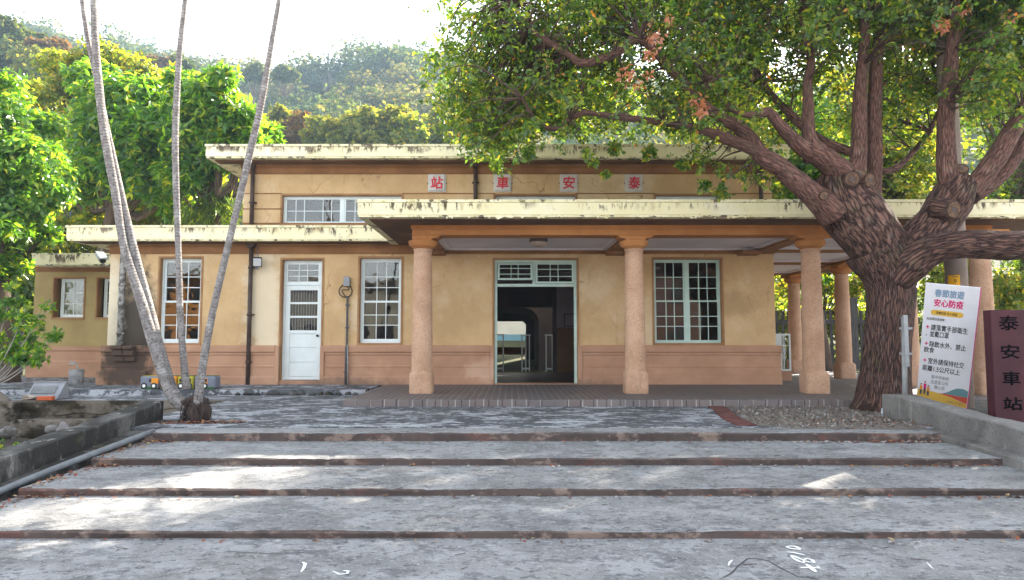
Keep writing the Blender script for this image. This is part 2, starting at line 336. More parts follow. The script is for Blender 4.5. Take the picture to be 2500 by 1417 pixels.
def palm_mat():
    m, nt, b = _new('palm_trunk_bark')
    uv = nt.nodes.new('ShaderNodeUVMap'); uv.uv_map = 'uv'
    sp = nt.nodes.new('ShaderNodeSeparateXYZ'); nt.links.new(uv.outputs[0], sp.inputs[0])
    n = noise(nt, uv.outputs[0], 14, 5)
    # ring scars: one every 5.5 cm along the stem
    t = math_(nt, 'ADD', math_(nt, 'MULTIPLY', sp.outputs[1], 1 / .042), math_(nt, 'MULTIPLY', n, .25))
    fr = math_(nt, 'FRACT', t)
    ring = ramp(nt, fr, .28, .06)
    col = mixc(nt, ramp(nt, noise(nt, uv.outputs[0], 9, 6), .35, .65), (.27, .255, .25), (.165, .15, .145))
    upper = ramp(nt, sp.outputs[1], 1.2, 4.2)
    col = mixc(nt, math_(nt, 'MULTIPLY', ramp(nt, noise(nt, uv.outputs[0], 26, 4), .565, .61), .85), col, (.06, .05, .046))
    col = mixc(nt, math_(nt, 'MULTIPLY', ramp(nt, noise(nt, uv.outputs[0], 5, 5), .54, .62), .55), col, (.42, .41, .39))
    rc = mixc(nt, upper, (.17, .15, .145), (.15, .055, .045))
    col = mixc(nt, math_(nt, 'MULTIPLY', math_(nt, 'MULTIPLY', ring, ramp(nt, noise(nt, uv.outputs[0], 7, 4), .3, .6)), math_(nt, 'ADD', math_(nt, 'MULTIPLY', upper, .5), .4)), col, rc)
    nt.links.new(col, b.inputs['Base Color']); b.inputs['Roughness'].default_value = .85
    bn = nt.nodes.new('ShaderNodeBump'); bn.inputs['Strength'].default_value = .6; bn.inputs['Distance'].default_value = .012
    nt.links.new(math_(nt, 'SUBTRACT', n, ring), bn.inputs['Height']); nt.links.new(bn.outputs[0], b.inputs['Normal'])
    return m


palm_m = palm_mat()
root_m = M('palm_root_fibre', (.085, .06, .05), (.045, .033, .03), 12, 7, .97, .9, 40, .03, coord=CW, stretch=(2, 2, .5))


def glass_mat(name, tint, refl):
    m, nt, b = _new(name)
    nt.nodes.remove(b)
    t = nt.nodes.new('ShaderNodeBsdfTransparent'); t.inputs[0].default_value = (*tint, 1)
    g = nt.nodes.new('ShaderNodeBsdfGlossy'); g.inputs['Roughness'].default_value = .015
    geo = nt.nodes.new('ShaderNodeNewGeometry')
    bn = nt.nodes.new('ShaderNodeBump'); bn.inputs['Strength'].default_value = .06; bn.inputs['Distance'].default_value = .05
    nt.links.new(noise(nt, geo.outputs['Position'], 2.5, 2), bn.inputs['Height']); nt.links.new(bn.outputs[0], g.inputs['Normal'])
    f = nt.nodes.new('ShaderNodeFresnel'); f.inputs[0].default_value = 1.5
    mx = nt.nodes.new('ShaderNodeMixShader')
    nt.links.new(math_(nt, 'ADD', f.outputs[0], refl), mx.inputs[0])
    nt.links.new(t.outputs[0], mx.inputs[1]); nt.links.new(g.outputs[0], mx.inputs[2])
    nt.links.new(mx.outputs[0], nt.nodes['Material Output'].inputs[0])
    return m


glass_m = glass_mat('window_glass', (.72, .75, .73), .02)
lampglass_m = M('frosted_lamp_glass', (.42, .34, .28), (.36, .28, .23), 4, rough=.35, bump=0, spec=.5)

# ------------------------------------------------------------------ mesh helpers
ORG = {}


def tag(o, label=None, cat=None, group=None, kind=None):
    if label: o['label'] = label
    if cat: o['category'] = cat
    if group: o['group'] = group
    if kind: o['kind'] = kind
    return o


def thing(name, loc, label, cat, group=None):
    o = bpy.data.objects.new(name, None); C.objects.link(o)
    o.location = loc; o.empty_display_size = .2; ORG[o] = Vector(loc)
    return tag(o, label, cat, group)


class MB:
    def __init__(s): s.v = []; s.f = []; s.m = []; s.uv = []; s.sm = []

    def add(s, vs, fs, mi=0, uvs=None, smooth=False):
        b = len(s.v); s.v += [tuple(v) for v in vs]
        for k, f in enumerate(fs):
            s.f.append(tuple(i + b for i in f)); s.m.append(mi); s.sm.append(smooth)
            s.uv.append(uvs[k] if uvs else None)
        return s

    def box(s, x0, x1, y0, y1, z0, z1, mi=0):
        if x1 < x0: x0, x1 = x1, x0
        if y1 < y0: y0, y1 = y1, y0
        if z1 < z0: z0, z1 = z1, z0
        return s.add([(x, y, z) for z in (z0, z1) for y in (y0, y1) for x in (x0, x1)],
                     [(0, 2, 3, 1), (4, 5, 7, 6), (0, 1, 5, 4), (2, 6, 7, 3), (0, 4, 6, 2), (1, 3, 7, 5)], mi)

    def obox(s, c, ex, ey, ez, hx, hy, hz, mi=0):
        c = Vector(c); ex = Vector(ex) * hx; ey = Vector(ey) * hy; ez = Vector(ez) * hz
        return s.add([c + ex * a + ey * b_ + ez * d for d in (-1, 1) for b_ in (-1, 1) for a in (-1, 1)],
                     [(0, 2, 3, 1), (4, 5, 7, 6), (0, 1, 5, 4), (2, 6, 7, 3), (0, 4, 6, 2), (1, 3, 7, 5)], mi)

    def prismx(s, prof, x0, x1, mi=0, n=1):
        """closed profile of (y,z) run along x"""
        k = len(prof); vs = []
        for i in range(n + 1):
            x = x0 + (x1 - x0) * i / n
            vs += [(x, y, z) for y, z in prof]
        fs = [(i * k + j, i * k + (j + 1) % k, (i + 1) * k + (j + 1) % k, (i + 1) * k + j) for i in range(n) for j in range(k)]
        fs += [tuple(range(k - 1, -1, -1)), tuple(range(n * k, n * k + k))]
        return s.add(vs, fs, mi)

    def prism(s, poly, z0, z1, mi=0):
        """closed plan polygon of (x,y) raised from z0 to z1"""
        k = len(poly)
        return s.add([(x, y, z0) for x, y in poly] + [(x, y, z1) for x, y in poly],
                     [(j, (j + 1) % k, k + (j + 1) % k, k + j) for j in range(k)] + [tuple(range(k - 1, -1, -1)), tuple(range(k, 2 * k))], mi)

    def lathe(s, prof, cx, cy, n=40, mi=0, power=None):
        """prof: (r, z) or (r, z, p) with p a superellipse power (2 round, larger squarer)"""
        vs = []
        for q in prof:
            r, z = q[0], q[1]; p = q[2] if len(q) > 2 else 2
            for i in range(n):
                a = 2 * pi * i / n; ca, sa = cos(a), sin(a)
                k = (abs(ca) ** p + abs(sa) ** p) ** (-1 / p)
                vs.append((cx + r * k * ca, cy + r * k * sa, z))
        m = len(prof)
        fs = [(i * n + j, i * n + (j + 1) % n, (i + 1) * n + (j + 1) % n, (i + 1) * n + j) for i in range(m - 1) for j in range(n)]
        fs += [tuple(range(n - 1, -1, -1)), tuple(range((m - 1) * n, m * n))]
        return s.add(vs, fs, mi, smooth=True)

    def tube(s, pts, rad, n=10, mi=0, res=None, rough=0, seed=0, cap=True, ridge=0):
        """smooth tube through pts with radii, uv in metres"""
        P = [Vector(p) for p in pts]; Rr = list(rad) if isinstance(rad, (list, tuple)) else [rad] * len(P)
        if res:
            Q, q = [], []
            for i in range(len(P) - 1):
                a, b_, c, d = P[max(i - 1, 0)], P[i], P[i + 1], P[min(i + 2, len(P) - 1)]
                st = max(1, int((c - b_).length / res))
                for k in range(st):
                    t = k / st; t2 = t * t; t3 = t2 * t
                    Q.append(.5 * ((2 * b_) + (c - a) * t + (2 * a - 5 * b_ + 4 * c - d) * t2 + (3 * b_ - a - 3 * c + d) * t3))
                    q.append(Rr[i] + (Rr[i + 1] - Rr[i]) * t)
            Q.append(P[-1]); q.append(Rr[-1]); P, Rr = Q, q
        T = [(P[min(i + 1, len(P) - 1)] - P[max(i - 1, 0)]).normalized() for i in range(len(P))]
        up = Vector((0, 1, 0)) if abs(T[0].y) < .9 else Vector((1, 0, 0))
        U = (up - T[0] * up.dot(T[0])).normalized()
        rg = random.Random(seed); ph = [rg.uniform(0, 6.28) for _ in range(12)]
        vs, L = [], [0.0]
        for i in range(1, len(P)): L.append(L[-1] + (P[i] - P[i - 1]).length)
        for i, p in enumerate(P):
            if i: U = (U - T[i] * U.dot(T[i])).normalized()
            V = T[i].cross(U)
            for j in range(n):
                a = 2 * pi * j / n; r = Rr[i]
                if rough:
                    l = L[i]
                    r *= 1 + rough * (.5 * sin(3 * a + ph[0] + l * 2.1) * sin(l * 3 + ph[1]) + .5 * sin(5 * a + ph[2] - l * 3.3) + .35 * sin(2 * a + ph[6] + l * 5.1))
                if ridge:
                    l = L[i]
                    t = a * Rr[i] * 30 + 1.3 * sin(l * 6 + ph[3] + 2 * a) + .9 * sin(l * 15 + ph[4] - a * 5)
                    r += ridge * (abs(sin(t)) ** .7 - .5) * (.7 + .3 * sin(l * 9 + a * 7 + ph[5]))
                vs.append(p + (U * cos(a) + V * sin(a)) * r)
        fs, uvs = [], []
        for i in range(len(P) - 1):
            for j in range(n):
                k = (j + 1) % n
                fs.append((i * n + j, i * n + k, (i + 1) * n + k, (i + 1) * n + j))
                c = 2 * pi * Rr[0]
                uvs.append(((j / n * c, L[i]), ((j + 1) / n * c, L[i]), ((j + 1) / n * c, L[i + 1]), (j / n * c, L[i + 1])))
        s.add(vs, fs, mi, uvs, True)
        if cap:
            b = len(s.v) - len(vs)
            for f in (tuple(range(b + n - 1, b - 1, -1)), tuple(range(len(s.v) - n, len(s.v)))):
                s.f.append(f); s.m.append(mi); s.uv.append(None); s.sm.append(False)
        return s

    def blob(s, c, rx, ry, rz, mi=0, seed=0, amp=.15, n=14, flat=None):
        rg = random.Random(seed); ph = [rg.uniform(0, 6.28) for _ in range(6)]
        vs = []; m = n // 2
        for i in range(m + 1):
            th = pi * i / m
            for j in range(n):
                a = 2 * pi * j / n
                d = Vector((sin(th) * cos(a), sin(th) * sin(a), cos(th)))
                k = 1 + amp * (sin(3 * d.x + ph[0]) * sin(2.6 * d.y + ph[1]) + .5 * sin(6 * d.z + ph[2] + 4 * d.x) + .4 * sin(7 * d.y + ph[3]))
                z = d.z * rz * k
                if flat is not None: z = max(z, flat)
                vs.append((c[0] + d.x * rx * k, c[1] + d.y * ry * k, c[2] + z))
        fs = [(i * n + j, (i + 1) * n + j, (i + 1) * n + (j + 1) % n, i * n + (j + 1) % n) for i in range(m) for j in range(n)]
        return s.add(vs, fs, mi, smooth=True)

    def disc(s, c, n, r, mi=0, k=20, t=.004):
        """thin round plate facing n"""
        n = Vector(n).normalized(); c = Vector(c)
        a = n.orthogonal().normalized(); b_ = n.cross(a)
        ring = [c + (a * cos(2 * pi * i / k) + b_ * sin(2 * pi * i / k)) * r for i in range(k)]
        vs = ring + [p + n * t for p in ring]
        return s.add(vs, [(i, (i + 1) % k, k + (i + 1) % k, k + i) for i in range(k)] + [tuple(range(k - 1, -1, -1)), tuple(range(k, 2 * k))], mi)

    def poly(s, pts, n, t, mi=0):
        """thin plate from a planar outline, raised by t along n"""
        n = Vector(n).normalized() * t; k = len(pts); pts = [Vector(p) for p in pts]
        return s.add(pts + [p + n for p in pts], [(i, (i + 1) % k, k + (i + 1) % k, k + i) for i in range(k)] + [tuple(range(k - 1, -1, -1)), tuple(range(k, 2 * k))], mi)

    def build(s, name, mats, parent=None, label=None, cat=None, group=None, kind=None, bevel=0, loc=None, fixn=True):
        me = bpy.data.meshes.new(name)
        org = ORG[parent] if parent is not None else Vector(loc) if loc else Vector((0, 0, 0))
        me.from_pydata([(v[0] - org.x, v[1] - org.y, v[2] - org.z) for v in s.v], [], s.f)
        if not isinstance(mats, (list, tuple)): mats = [mats]
        for m in mats: me.materials.append(m)
        me.polygons.foreach_set('material_index', s.m)
        me.polygons.foreach_set('use_smooth', s.sm)
        if any(u for u in s.uv):
            ul = me.uv_layers.new(name='uv'); i = 0
            for f, u in zip(s.f, s.uv):
                for k in range(len(f)):
                    if u: ul.data[i].uv = u[k]
                    i += 1
        if fixn:
            bm = bmesh.new(); bm.from_mesh(me); bmesh.ops.recalc_face_normals(bm, faces=bm.faces); bm.to_mesh(me); bm.free()
        me.update()
        o = bpy.data.objects.new(name, me); C.objects.link(o)
        if parent is not None: o.parent = parent; ORG[o] = org
        else:
            o.location = org; ORG[o] = org
        if bevel:
            b = o.modifiers.new('bevel', 'BEVEL'); b.width = bevel; b.segments = 2; b.limit_method = 'ANGLE'
        return tag(o, label, cat, group, kind)


def text_geo(body, offset=0.0, depth=0.0):
    c = bpy.data.curves.new('t', 'FONT'); c.body = body; c.offset = offset; c.extrude = depth; c.resolution_u = 3
    o = bpy.data.objects.new('t', c); C.objects.link(o)
    bpy.context.view_layer.update()
    me = bpy.data.meshes.new_from_object(o.evaluated_get(bpy.context.evaluated_depsgraph_get()))
    vs = [v.co.copy() for v in me.vertices]; fs = [tuple(p.vertices) for p in me.polygons]
    bpy.data.objects.remove(o); bpy.data.curves.remove(c); bpy.data.meshes.remove(me)
    return vs, fs


def put_text(mb, body, c, ex, ez, w=None, h=None, mi=0, offset=0., lift=.002, depth=0.0, shear=0.):
    """writing centred at c, ex along the line, ez up; fitted to width w or height h; offset thickens the strokes"""
    vs, fs = text_geo(body, 0.0, depth)
    x0, x1 = min(v.x for v in vs), max(v.x for v in vs); y0, y1 = min(v.y for v in vs), max(v.y for v in vs)
    sx = w / (x1 - x0) if w else h / (y1 - y0); sy = h / (y1 - y0) if h else sx
    ex = Vector(ex).normalized(); ez = Vector(ez).normalized(); n = ex.cross(ez); c = Vector(c)
    moves = [(0, 0)] if not offset else [(-1, 0), (1, 0), (0, -.8), (0, .8), (0, 0)]
    for k, (dx, dy) in enumerate(moves):
        o = ex * dx * offset * sx + ez * dy * offset * sy + n * k * .0003
        mb.add([c + o + ex * ((v.x - (x0 + x1) / 2) * sx + shear * (v.y - (y0 + y1) / 2) * sy) + ez * (v.y - (y0 + y1) / 2) * sy + n * (lift + (v.z + depth) * sx) for v in vs], fs, mi)


def raw_mesh(name, V, F, mat, parent=None, k=3, **tg):
    """big triangle soup from numpy arrays"""
    me = bpy.data.meshes.new(name)
    org = np.array(ORG[parent]) if parent is not None else np.zeros(3)
    V = (V - org).astype(np.float32); n = len(F)
    me.vertices.add(len(V)); me.vertices.foreach_set('co', V.ravel())
    me.loops.add(n * k); me.loops.foreach_set('vertex_index', F.astype(np.int32).ravel())
    me.polygons.add(n); me.polygons.foreach_set('loop_start', np.arange(0, n * k, k, dtype=np.int32))
    me.polygons.foreach_set('loop_total', np.full(n, k, dtype=np.int32))
    me.materials.append(mat); me.update(calc_edges=True)
    o = bpy.data.objects.new(name, me); C.objects.link(o)
    if parent is not None: o.parent = parent; ORG[o] = ORG[parent]
    return tag(o, **tg)


def unit(a): return a / (np.linalg.norm(a, axis=1, keepdims=True) + 1e-9)


def leaf_geo(P, D, N, L, W, fold=.12):
    S = unit(np.cross(D, N)); N = np.cross(S, D); n = len(P)
    L = L[:, None]; W = W[:, None]
    V = np.stack([P, P + D * L * .45 + S * W * .5 + N * fold * W, P + D * L - N * L * .08, P + D * L * .45 - S * W * .5 + N * fold * W], 1).reshape(-1, 3)
    b = np.arange(n)[:, None] * 4
    F = np.concatenate([b + [0, 1, 2], b + [0, 2, 3]], 1).reshape(-1, 3)
    return V, F


def foliage(rng, clumps, n, L, W, k=5, droop=.35, squash=.8, spread=.9, shell=2.4):
    """n leaves in rosettes of k spread through ball-like clumps (x,y,z,r)"""
    cl = np.array([c[:4] for c in clumps]); m = n // k
    p = cl[:, 3] ** 2; idx = rng.choice(len(cl), m, p=p / p.sum())
    d = unit(rng.normal(size=(m, 3))); rr = rng.random(m) ** (1 / shell) * (1 + .25 * rng.normal(size=m).clip(-1, 1.6))
    off = d * (cl[idx, 3] * rr)[:, None]; off[:, 2] *= squash
    cen = cl[idx, :3] + off
    ax = unit(d * .8 + np.array([0, 0, .45]) + rng.normal(size=(m, 3)) * .35)
    t1 = unit(np.cross(ax, rng.normal(size=(m, 3)))); t2 = np.cross(ax, t1)
    ang = (np.arange(k)[None, :] * 2 * pi / k + rng.random((m, 1)) * 6.28 + rng.normal(size=(m, k)) * .4)
    D = (t1[:, None] * np.cos(ang)[..., None] + t2[:, None] * np.sin(ang)[..., None]) * spread + ax[:, None] * rng.uniform(-.1, .7, (m, k, 1))
    D[..., 2] -= droop * rng.random((m, k)); D = unit(D.reshape(-1, 3))
    P = np.repeat(cen, k, 0) + D * (L * .12)
    N = unit(np.repeat(ax, k, 0) + rng.normal(size=(m * k, 3)) * .35)
    s = rng.uniform(.65, 1.2, m * k)
    return leaf_geo(P, D, N, L * s, W * s)


# ------------------------------------------------------------------ depths of the main planes (metres from the camera)
YF, YU, YB = 14.7, 14.9, 19.8
YE1, YC, YE2, YCOL = 14.2, 11.36, 14.33, 12.3
LIGHTX0 = -8.57
XW0, XW1 = xr(265, YF, 750), xr(1892, YF, 750)          # lower wall ends
XU0, XU1 = xr(594, YU, 490), xr(1885, YU, 490)

# ================================================================== SETTING
g = MB(); g.add([(-420, -90, -.86), (420, -90, -.86), (420, 420, -.86), (-420, 420, -.86)], [(0, 1, 2, 3)])
g.build('ground', asph_m, kind='structure')
# lower plaza in front of the steps
g = MB(); g.box(-30, 30, -40, 4.06, -.80, -.535); g.build('plaza', asph_m, kind='structure')

# broad shallow steps: (nose depth, nose height, riser height)
STEPS = [(7.874, -.113, .0906), (6.894, -.230, .067), (5.897, -.3135, .0575), (4.893, -.390, .0478), (4.06, -.470, .062)]
SX0, SX1 = -4.13, 4.85


def build_steps():
    prof = []                      # (y, z, material of the strip that ends here)
    prof.append((8.35, -.108, 0))
    for i, (d, z, r) in enumerate(STEPS):
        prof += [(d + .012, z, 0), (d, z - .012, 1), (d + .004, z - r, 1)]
        if i < len(STEPS) - 1: prof.append(((d + STEPS[i + 1][0]) / 2, (z - r + STEPS[i + 1][1]) / 2, 0))
    n = 170; rg = random.Random(3); g = MB(); vs = []
    J = [[rg.gauss(0, .0018) + .005 * sin(i * .21 + k * 1.7) + .004 * sin(i * .047 + k * 2.9) for k in range(len(prof))] for i in range(n + 1)]
    for i in range(n + 1):
        x = SX0 + (SX1 - SX0) * i / n
        for k, (y, z, _) in enumerate(prof):
            nose = prof[k][2] == 0 and k + 1 < len(prof) and prof[k + 1][2] == 1
            chip = .02 if (nose and rg.random() < .07) else 0
            vs.append((x, y + J[i][k] + chip, z + (J[i][k] * .7 - chip * .5 if k % 4 == 1 else 0)))
    m = len(prof)
    for i in range(n):
        for k in range(m - 1):
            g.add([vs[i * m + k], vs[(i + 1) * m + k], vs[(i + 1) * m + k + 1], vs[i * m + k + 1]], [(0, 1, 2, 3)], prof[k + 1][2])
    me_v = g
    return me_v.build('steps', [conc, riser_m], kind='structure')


build_steps()
g = MB(); g.box(-14, SX0, -2, 4.2, -.80, -.50); g.box(SX1, 14, -2, 4.2, -.80, -.50)
g.build('pavement', asph_m, kind='structure')
# terrace in front of the building (concrete, patchy)
g = MB()
g.prism([(-4.85, 8.3), (5.35, 8.3), (5.35, 9.4), (5.6, 10.5), (5.6, 13.15), (-14, 13.15), (-14, 12.0), (-4.85, 12.0)], -.8, -.102)
g.build('terrace', terr_m, kind='structure')
# raised concrete apron along the left wing and the annex
g = MB()
g.prism([(-14, 13.1), (-2.75, 13.1), (-2.75, 18), (-14, 18)], -.3, -.004)
g.build('pavement', terr_m, kind='structure')
# porch floor of dark paving brick with a soldier-brick edge
PX0, PX1 = -2.62, 9.6
g = MB(); g.prism([(PX0 + .09, 10.96), (PX1, 10.96), (PX1, 21), (5.3, 21), (5.3, 14.6), (PX0 + .09, 14.6)], -.3, -.001)
g.build('porch_floor', porch_m, kind='structure')
g = MB()
nb = 0; x = PX0; rg = random.Random(5)
while x < 5.35:
    bw = .205 + rg.uniform(-.006, .006)
    dz = rg.uniform(-.004, .004); dy = rg.uniform(-.006, .006)
    g.box(x, x + bw - .007, 10.845 + dy, 10.955, -.14, .002 + dz); x += bw
y = 10.98
while y < 14.3:
    g.box(PX0, PX0 + .085, y, y + .19, -.14, .002 + rg.uniform(-.004, .004)); y += .205
g.build('porch_kerb', edge_m, kind='structure', bevel=.006)
g = MB(); g.box(PX0 + .02, 9.6, 10.87, 10.957, -.2, -.022); g.build('porch_kerb_mortar', para_m, kind='structure')
# gravel bed and its red brick edging
GP = [(3.32, 10.83), (3.25, 10.3), (3.12, 9.7), (3.02, 9.1), (2.98, 8.45), (3.3, 8.22), (4.0, 8.16), (4.84, 8.16), (4.95, 9.2), (5.5, 9.6), (5.59, 10.83)]
g = MB(); g.prism(GP, -.2, -.094); g.build('gravel_bed', gravel_m, kind='structure')
g = MB()
EC = [(3.16, 10.83), (3.09, 10.3), (2.97, 9.7), (2.87, 9.1), (2.83, 8.42)]
for a, b_ in zip(EC[:-1], EC[1:]):
    n = 6
    for i in range(n):
        t = (i + .5) / n; x = a[0] + (b_[0] - a[0]) * t; yy = a[1] + (b_[1] - a[1]) * t
        ax = Vector((b_[0] - a[0], b_[1] - a[1], 0)).normalized(); px = Vector((ax.y, -ax.x, 0))
        g.obox((x, yy, -.13 + rg.uniform(-.004, .006)), ax, px, (0, 0, 1), .045, .12, .04)
g.build('brick_edging', M('red_edging', (.15, .055, .048), (.085, .035, .032), 7, rough=.95, bump=.5, coord=CW), kind='structure', bevel=.006)
# joint running across the terrace
g = MB(); g.box(-1.9, -1.88, 8.4, 10.8, -.105, -.0985)
J0 = at(650, 1040, 8.0); g = MB()
g.add([(-2.9, 8.35, -.0985), (-2.885, 8.35, -.0985), (-1.75, 10.8, -.0985), (-1.765, 10.8, -.0985)], [(0, 1, 2, 3)])
g.build('paving_joint', dark_m, kind='structure')
# painted number and crack on the lowest tread
def on_tread(px, py, z):
    u = (px - PCX) / FPX; v = (PCY - py) / FPX
    fy = cos(PIT) - v * sin(PIT); fz = sin(PIT) + v * cos(PIT)
    t = (z - CAMZ) / fz
    return (u * t, fy * t, z)


def z_tread(y):                    # tread height under a point of the lowest visible tread
    a, b_ = (4.893, -.4378), (4.06, -.470)
    return b_[1] + (a[1] - b_[1]) * (y - b_[0]) / (a[0] - b_[0])


def tread_pts(pts):
    out = []
    for px, py in pts:
        z = -.455
        for _ in range(4): p = on_tread(px, py, z); z = z_tread(p[1])
        out.append((p[0], p[1], z))
    return out


def stroke(mb, pts, wd, lift=.004, mi=0):
    P = [Vector(p) for p in pts]; vs = []
    for i, p in enumerate(P):
        t = (P[min(i + 1, len(P) - 1)] - P[max(i - 1, 0)]); t.z = 0; t.normalize()
        w_ = wd * (.85 + .3 * rnd.random()) * (1 if 0 < i < len(P) - 1 else .55)
        s = Vector((-t.y, t.x, 0)) * w_ / 2
        vs += [p + s + Vector((0, 0, lift)), p - s + Vector((0, 0, lift))]
    mb.add(vs, [(2 * i, 2 * i + 1, 2 * i + 3, 2 * i + 2) for i in range(len(P) - 1)], mi)


def zpix(z4):  # pixels read in the 10x enlargement of the painted number
    return [(1850 + a / 10, 1310 + b_ / 10) for a, b_ in z4]


g = MB()
stroke(g, tread_pts(zpix([(700, 265), (820, 245), (930, 265), (1010, 300), (1030, 325), (900, 322), (780, 300), (690, 265)])), .022)
stroke(g, tread_pts(zpix([(710, 393), (860, 405), (1000, 435), (1150, 472)])), .024)
stroke(g, tread_pts(zpix([(800, 475), (900, 500), (1010, 545), (1100, 590), (1210, 550), (1330, 590), (1370, 650), (1260, 640), (1130, 610), (1120, 660), (1000, 620), (880, 550), (800, 478)])), .022)
stroke(g, tread_pts(zpix([(1180, 690), (1260, 745), (1350, 825), (1420, 885)])), .03)
stroke(g, tread_pts(zpix([(1040, 778), (1180, 775), (1350, 775), (1510, 790), (1450, 740)])), .024)
stroke(g, tread_pts([(1778, 1383), (1782, 1374), (1788, 1369)]), .016)
stroke(g, tread_pts([(2262, 1374), (2274, 1387), (2280, 1390)]), .01)
g.build('painted_number', graff_m, kind='structure')
g = MB(); stroke(g, tread_pts([(735, 1398), (742, 1388), (745, 1378), (738, 1374)]), .02)
stroke(g, tread_pts([(812, 1396), (830, 1404), (848, 1402), (850, 1396), (838, 1395)]), .018)
g.build('painted_mark', graff_m, kind='structure')
g = MB()
stroke(g, tread_pts([(1755, 1416), (1787, 1400), (1800, 1385), (1825, 1365), (1850, 1365), (1876, 1370), (1905, 1388), (1925, 1398), (1950, 1410), (1975, 1410), (2010, 1420)]), .008, .003)
stroke(g, tread_pts([(283, 1347), (290, 1342), (300, 1339), (312, 1342)]), .01, .003)
stroke(g, tread_pts([(540, 1346), (600, 1350), (660, 1353), (720, 1352)]), .006, .003)
g.build('pavement_crack', black_m, kind='structure')

# sunken garden on the left: soil, retaining wall under the terrace edge, ledge
g = MB(); n = 40; vs = []
for i in range(n + 1):
    for j in range(n + 1):
        x = -14 + 9.3 * i / n; yy = 3 + 9.1 * j / n
        vs.append((x, yy, -.72 + .05 * sin(x * 3.1) * sin(yy * 2.7) + .03 * sin(x * 9 + yy * 7)))
g.add(vs, [(i * (n + 1) + j, (i + 1) * (n + 1) + j, (i + 1) * (n + 1) + j + 1, i * (n + 1) + j + 1) for i in range(n) for j in range(n)], 0, smooth=True)
g.build('garden_soil', soil_m, kind='structure')
# dark soil to the right of the right parapet
g = MB(); g.prism([(5.2, 2), (14, 2), (14, 10.9), (5.61, 10.9), (5.61, 9.4), (5.36, 9.3), (5.2, 8.3)], -.8, -.42); g.build('garden_bed', soil_m, kind='structure')
g = MB(); g.box(5.61, 9.6, 10.86, 10.95, -.45, -.03); g.build('porch_plinth', para_m, kind='structure')

# terrain: flat behind the station, rising to the wooded ridge
RIDGE = [(-900, 25), (-400, 45), (-150, 70), (0, 88), (100, 112), (200, 125), (400, 168), (480, 182), (600, 212), (700, 208), (800, 192), (860, 176), (900, 158), (960, 152), (1030, 165), (1100, 185), (1300, 225), (1700, 230), (2200, 210), (2600, 200), (3400, 170)]


def ridge_row(px):
    return float(np.interp(px, [a for a, _ in RIDGE], [b_ for _, b_ in RIDGE]))


def terrain_z(x, y):
    px = PCX + FPX * x / max(y, 1)
    zr_ = CAMZ + (830 - ridge_row(px) - 12) / FPX * 185
    ks = [0, 26, 42, 60, 78, 112, 185, 215, 420]
    zs = [-.06, -.06, 3.0, 9.5, 12.0, zr_ * .42, zr_, zr_ * .97, zr_ * .6]
    z = float(np.interp(y, ks, zs))
    return z + (.6 * sin(x * .11 + y * .07) * sin(y * .09) if y > 30 else 0)


g = MB(); xs = np.linspace(-1, 1, 70); ys = np.concatenate([np.linspace(18.05, 30, 6), np.linspace(34, 240, 52), np.linspace(260, 400, 8)])
vs = []
for yy in ys:
    for t in xs:
        x = t * min(40 + yy * 1.35, 400); vs.append((x, yy, terrain_z(x, yy)))
k = len(xs)
g.add(vs, [(i * k + j, i * k + j + 1, (i + 1) * k + j + 1, (i + 1) * k + j) for i in range(len(ys) - 1) for j in range(k - 1)], 0, smooth=True)
g.build('hill', earth_m, kind='structure')

# far woods: thousands of crowns that read as one mass
rng = np.random.default_rng(11)
clumps = []; lrng = random.Random(21)
for _ in range(1000):
    y = lrng.uniform(78, 200) if lrng.random() < .8 else lrng.uniform(170, 200)
    px = lrng.uniform(-350, 2700); x = (px - PCX) / FPX * y
    if px > 1250 and lrng.random() < .55: continue
    r = lrng.uniform(2.4, 5.4) * (.7 + y / 400)
    clumps.append((x, y, terrain_z(x, y) + r * lrng.uniform(.5, 1.25), r))
for q, (mt, lab) in enumerate(((leaf_hill, 'hazy green wood covering the far hillside'), (leaf_hill_pale, 'paler olive crowns scattered through the wood on the far hillside'), (leaf_hill_blue, 'dark blue green crowns scattered through the wood on the far hillside'))):
    sub = [c for k_, c in enumerate(clumps) if (k_ * 7 + k_ // 3) % 5 in ((0, 3), (1,), (2, 4))[q]]
    V, F = foliage(rng, sub, int(470 * len(sub)), .85, .7, k=4, droop=.15, squash=.78, shell=9)
    raw_mesh('forest', V, F, mt, kind='stuff', label=lab, cat='forest')
g = MB()
for i in range(70):     # bare tree tops standing out of the wood along the ridge
    px = lrng.uniform(-100, 1150); y = lrng.uniform(120, 190); x = (px - PCX) / FPX * y; z = terrain_z(x, y)
    h = lrng.uniform(4, 8); g.tube([(x, y, z), (x + .3, y, z + h * .6)], [.16, .08], 5)
    for _ in range(9):
        a = lrng.uniform(0, 6.28); t = lrng.uniform(.3, .6)
        g.tube([(x + .3 * t, y, z + h * t), (x + cos(a) * h * .28, y + sin(a) * h * .2, z + h * (t + .38))], [.06, .02], 4)
g.build('forest_stems', M('bare_branch', (.22, .19, .18), (.16, .14, .13), 4, coord=CW), kind='stuff', label='bare grey branches among the trees on the hazy ridge', cat='forest')


# ================================================================== STATION BUILDING
ST = thing('station_building', (-1.5, 14.7, 0), 'long ochre stucco railway station with cream flat roofs and columned porch', 'building')


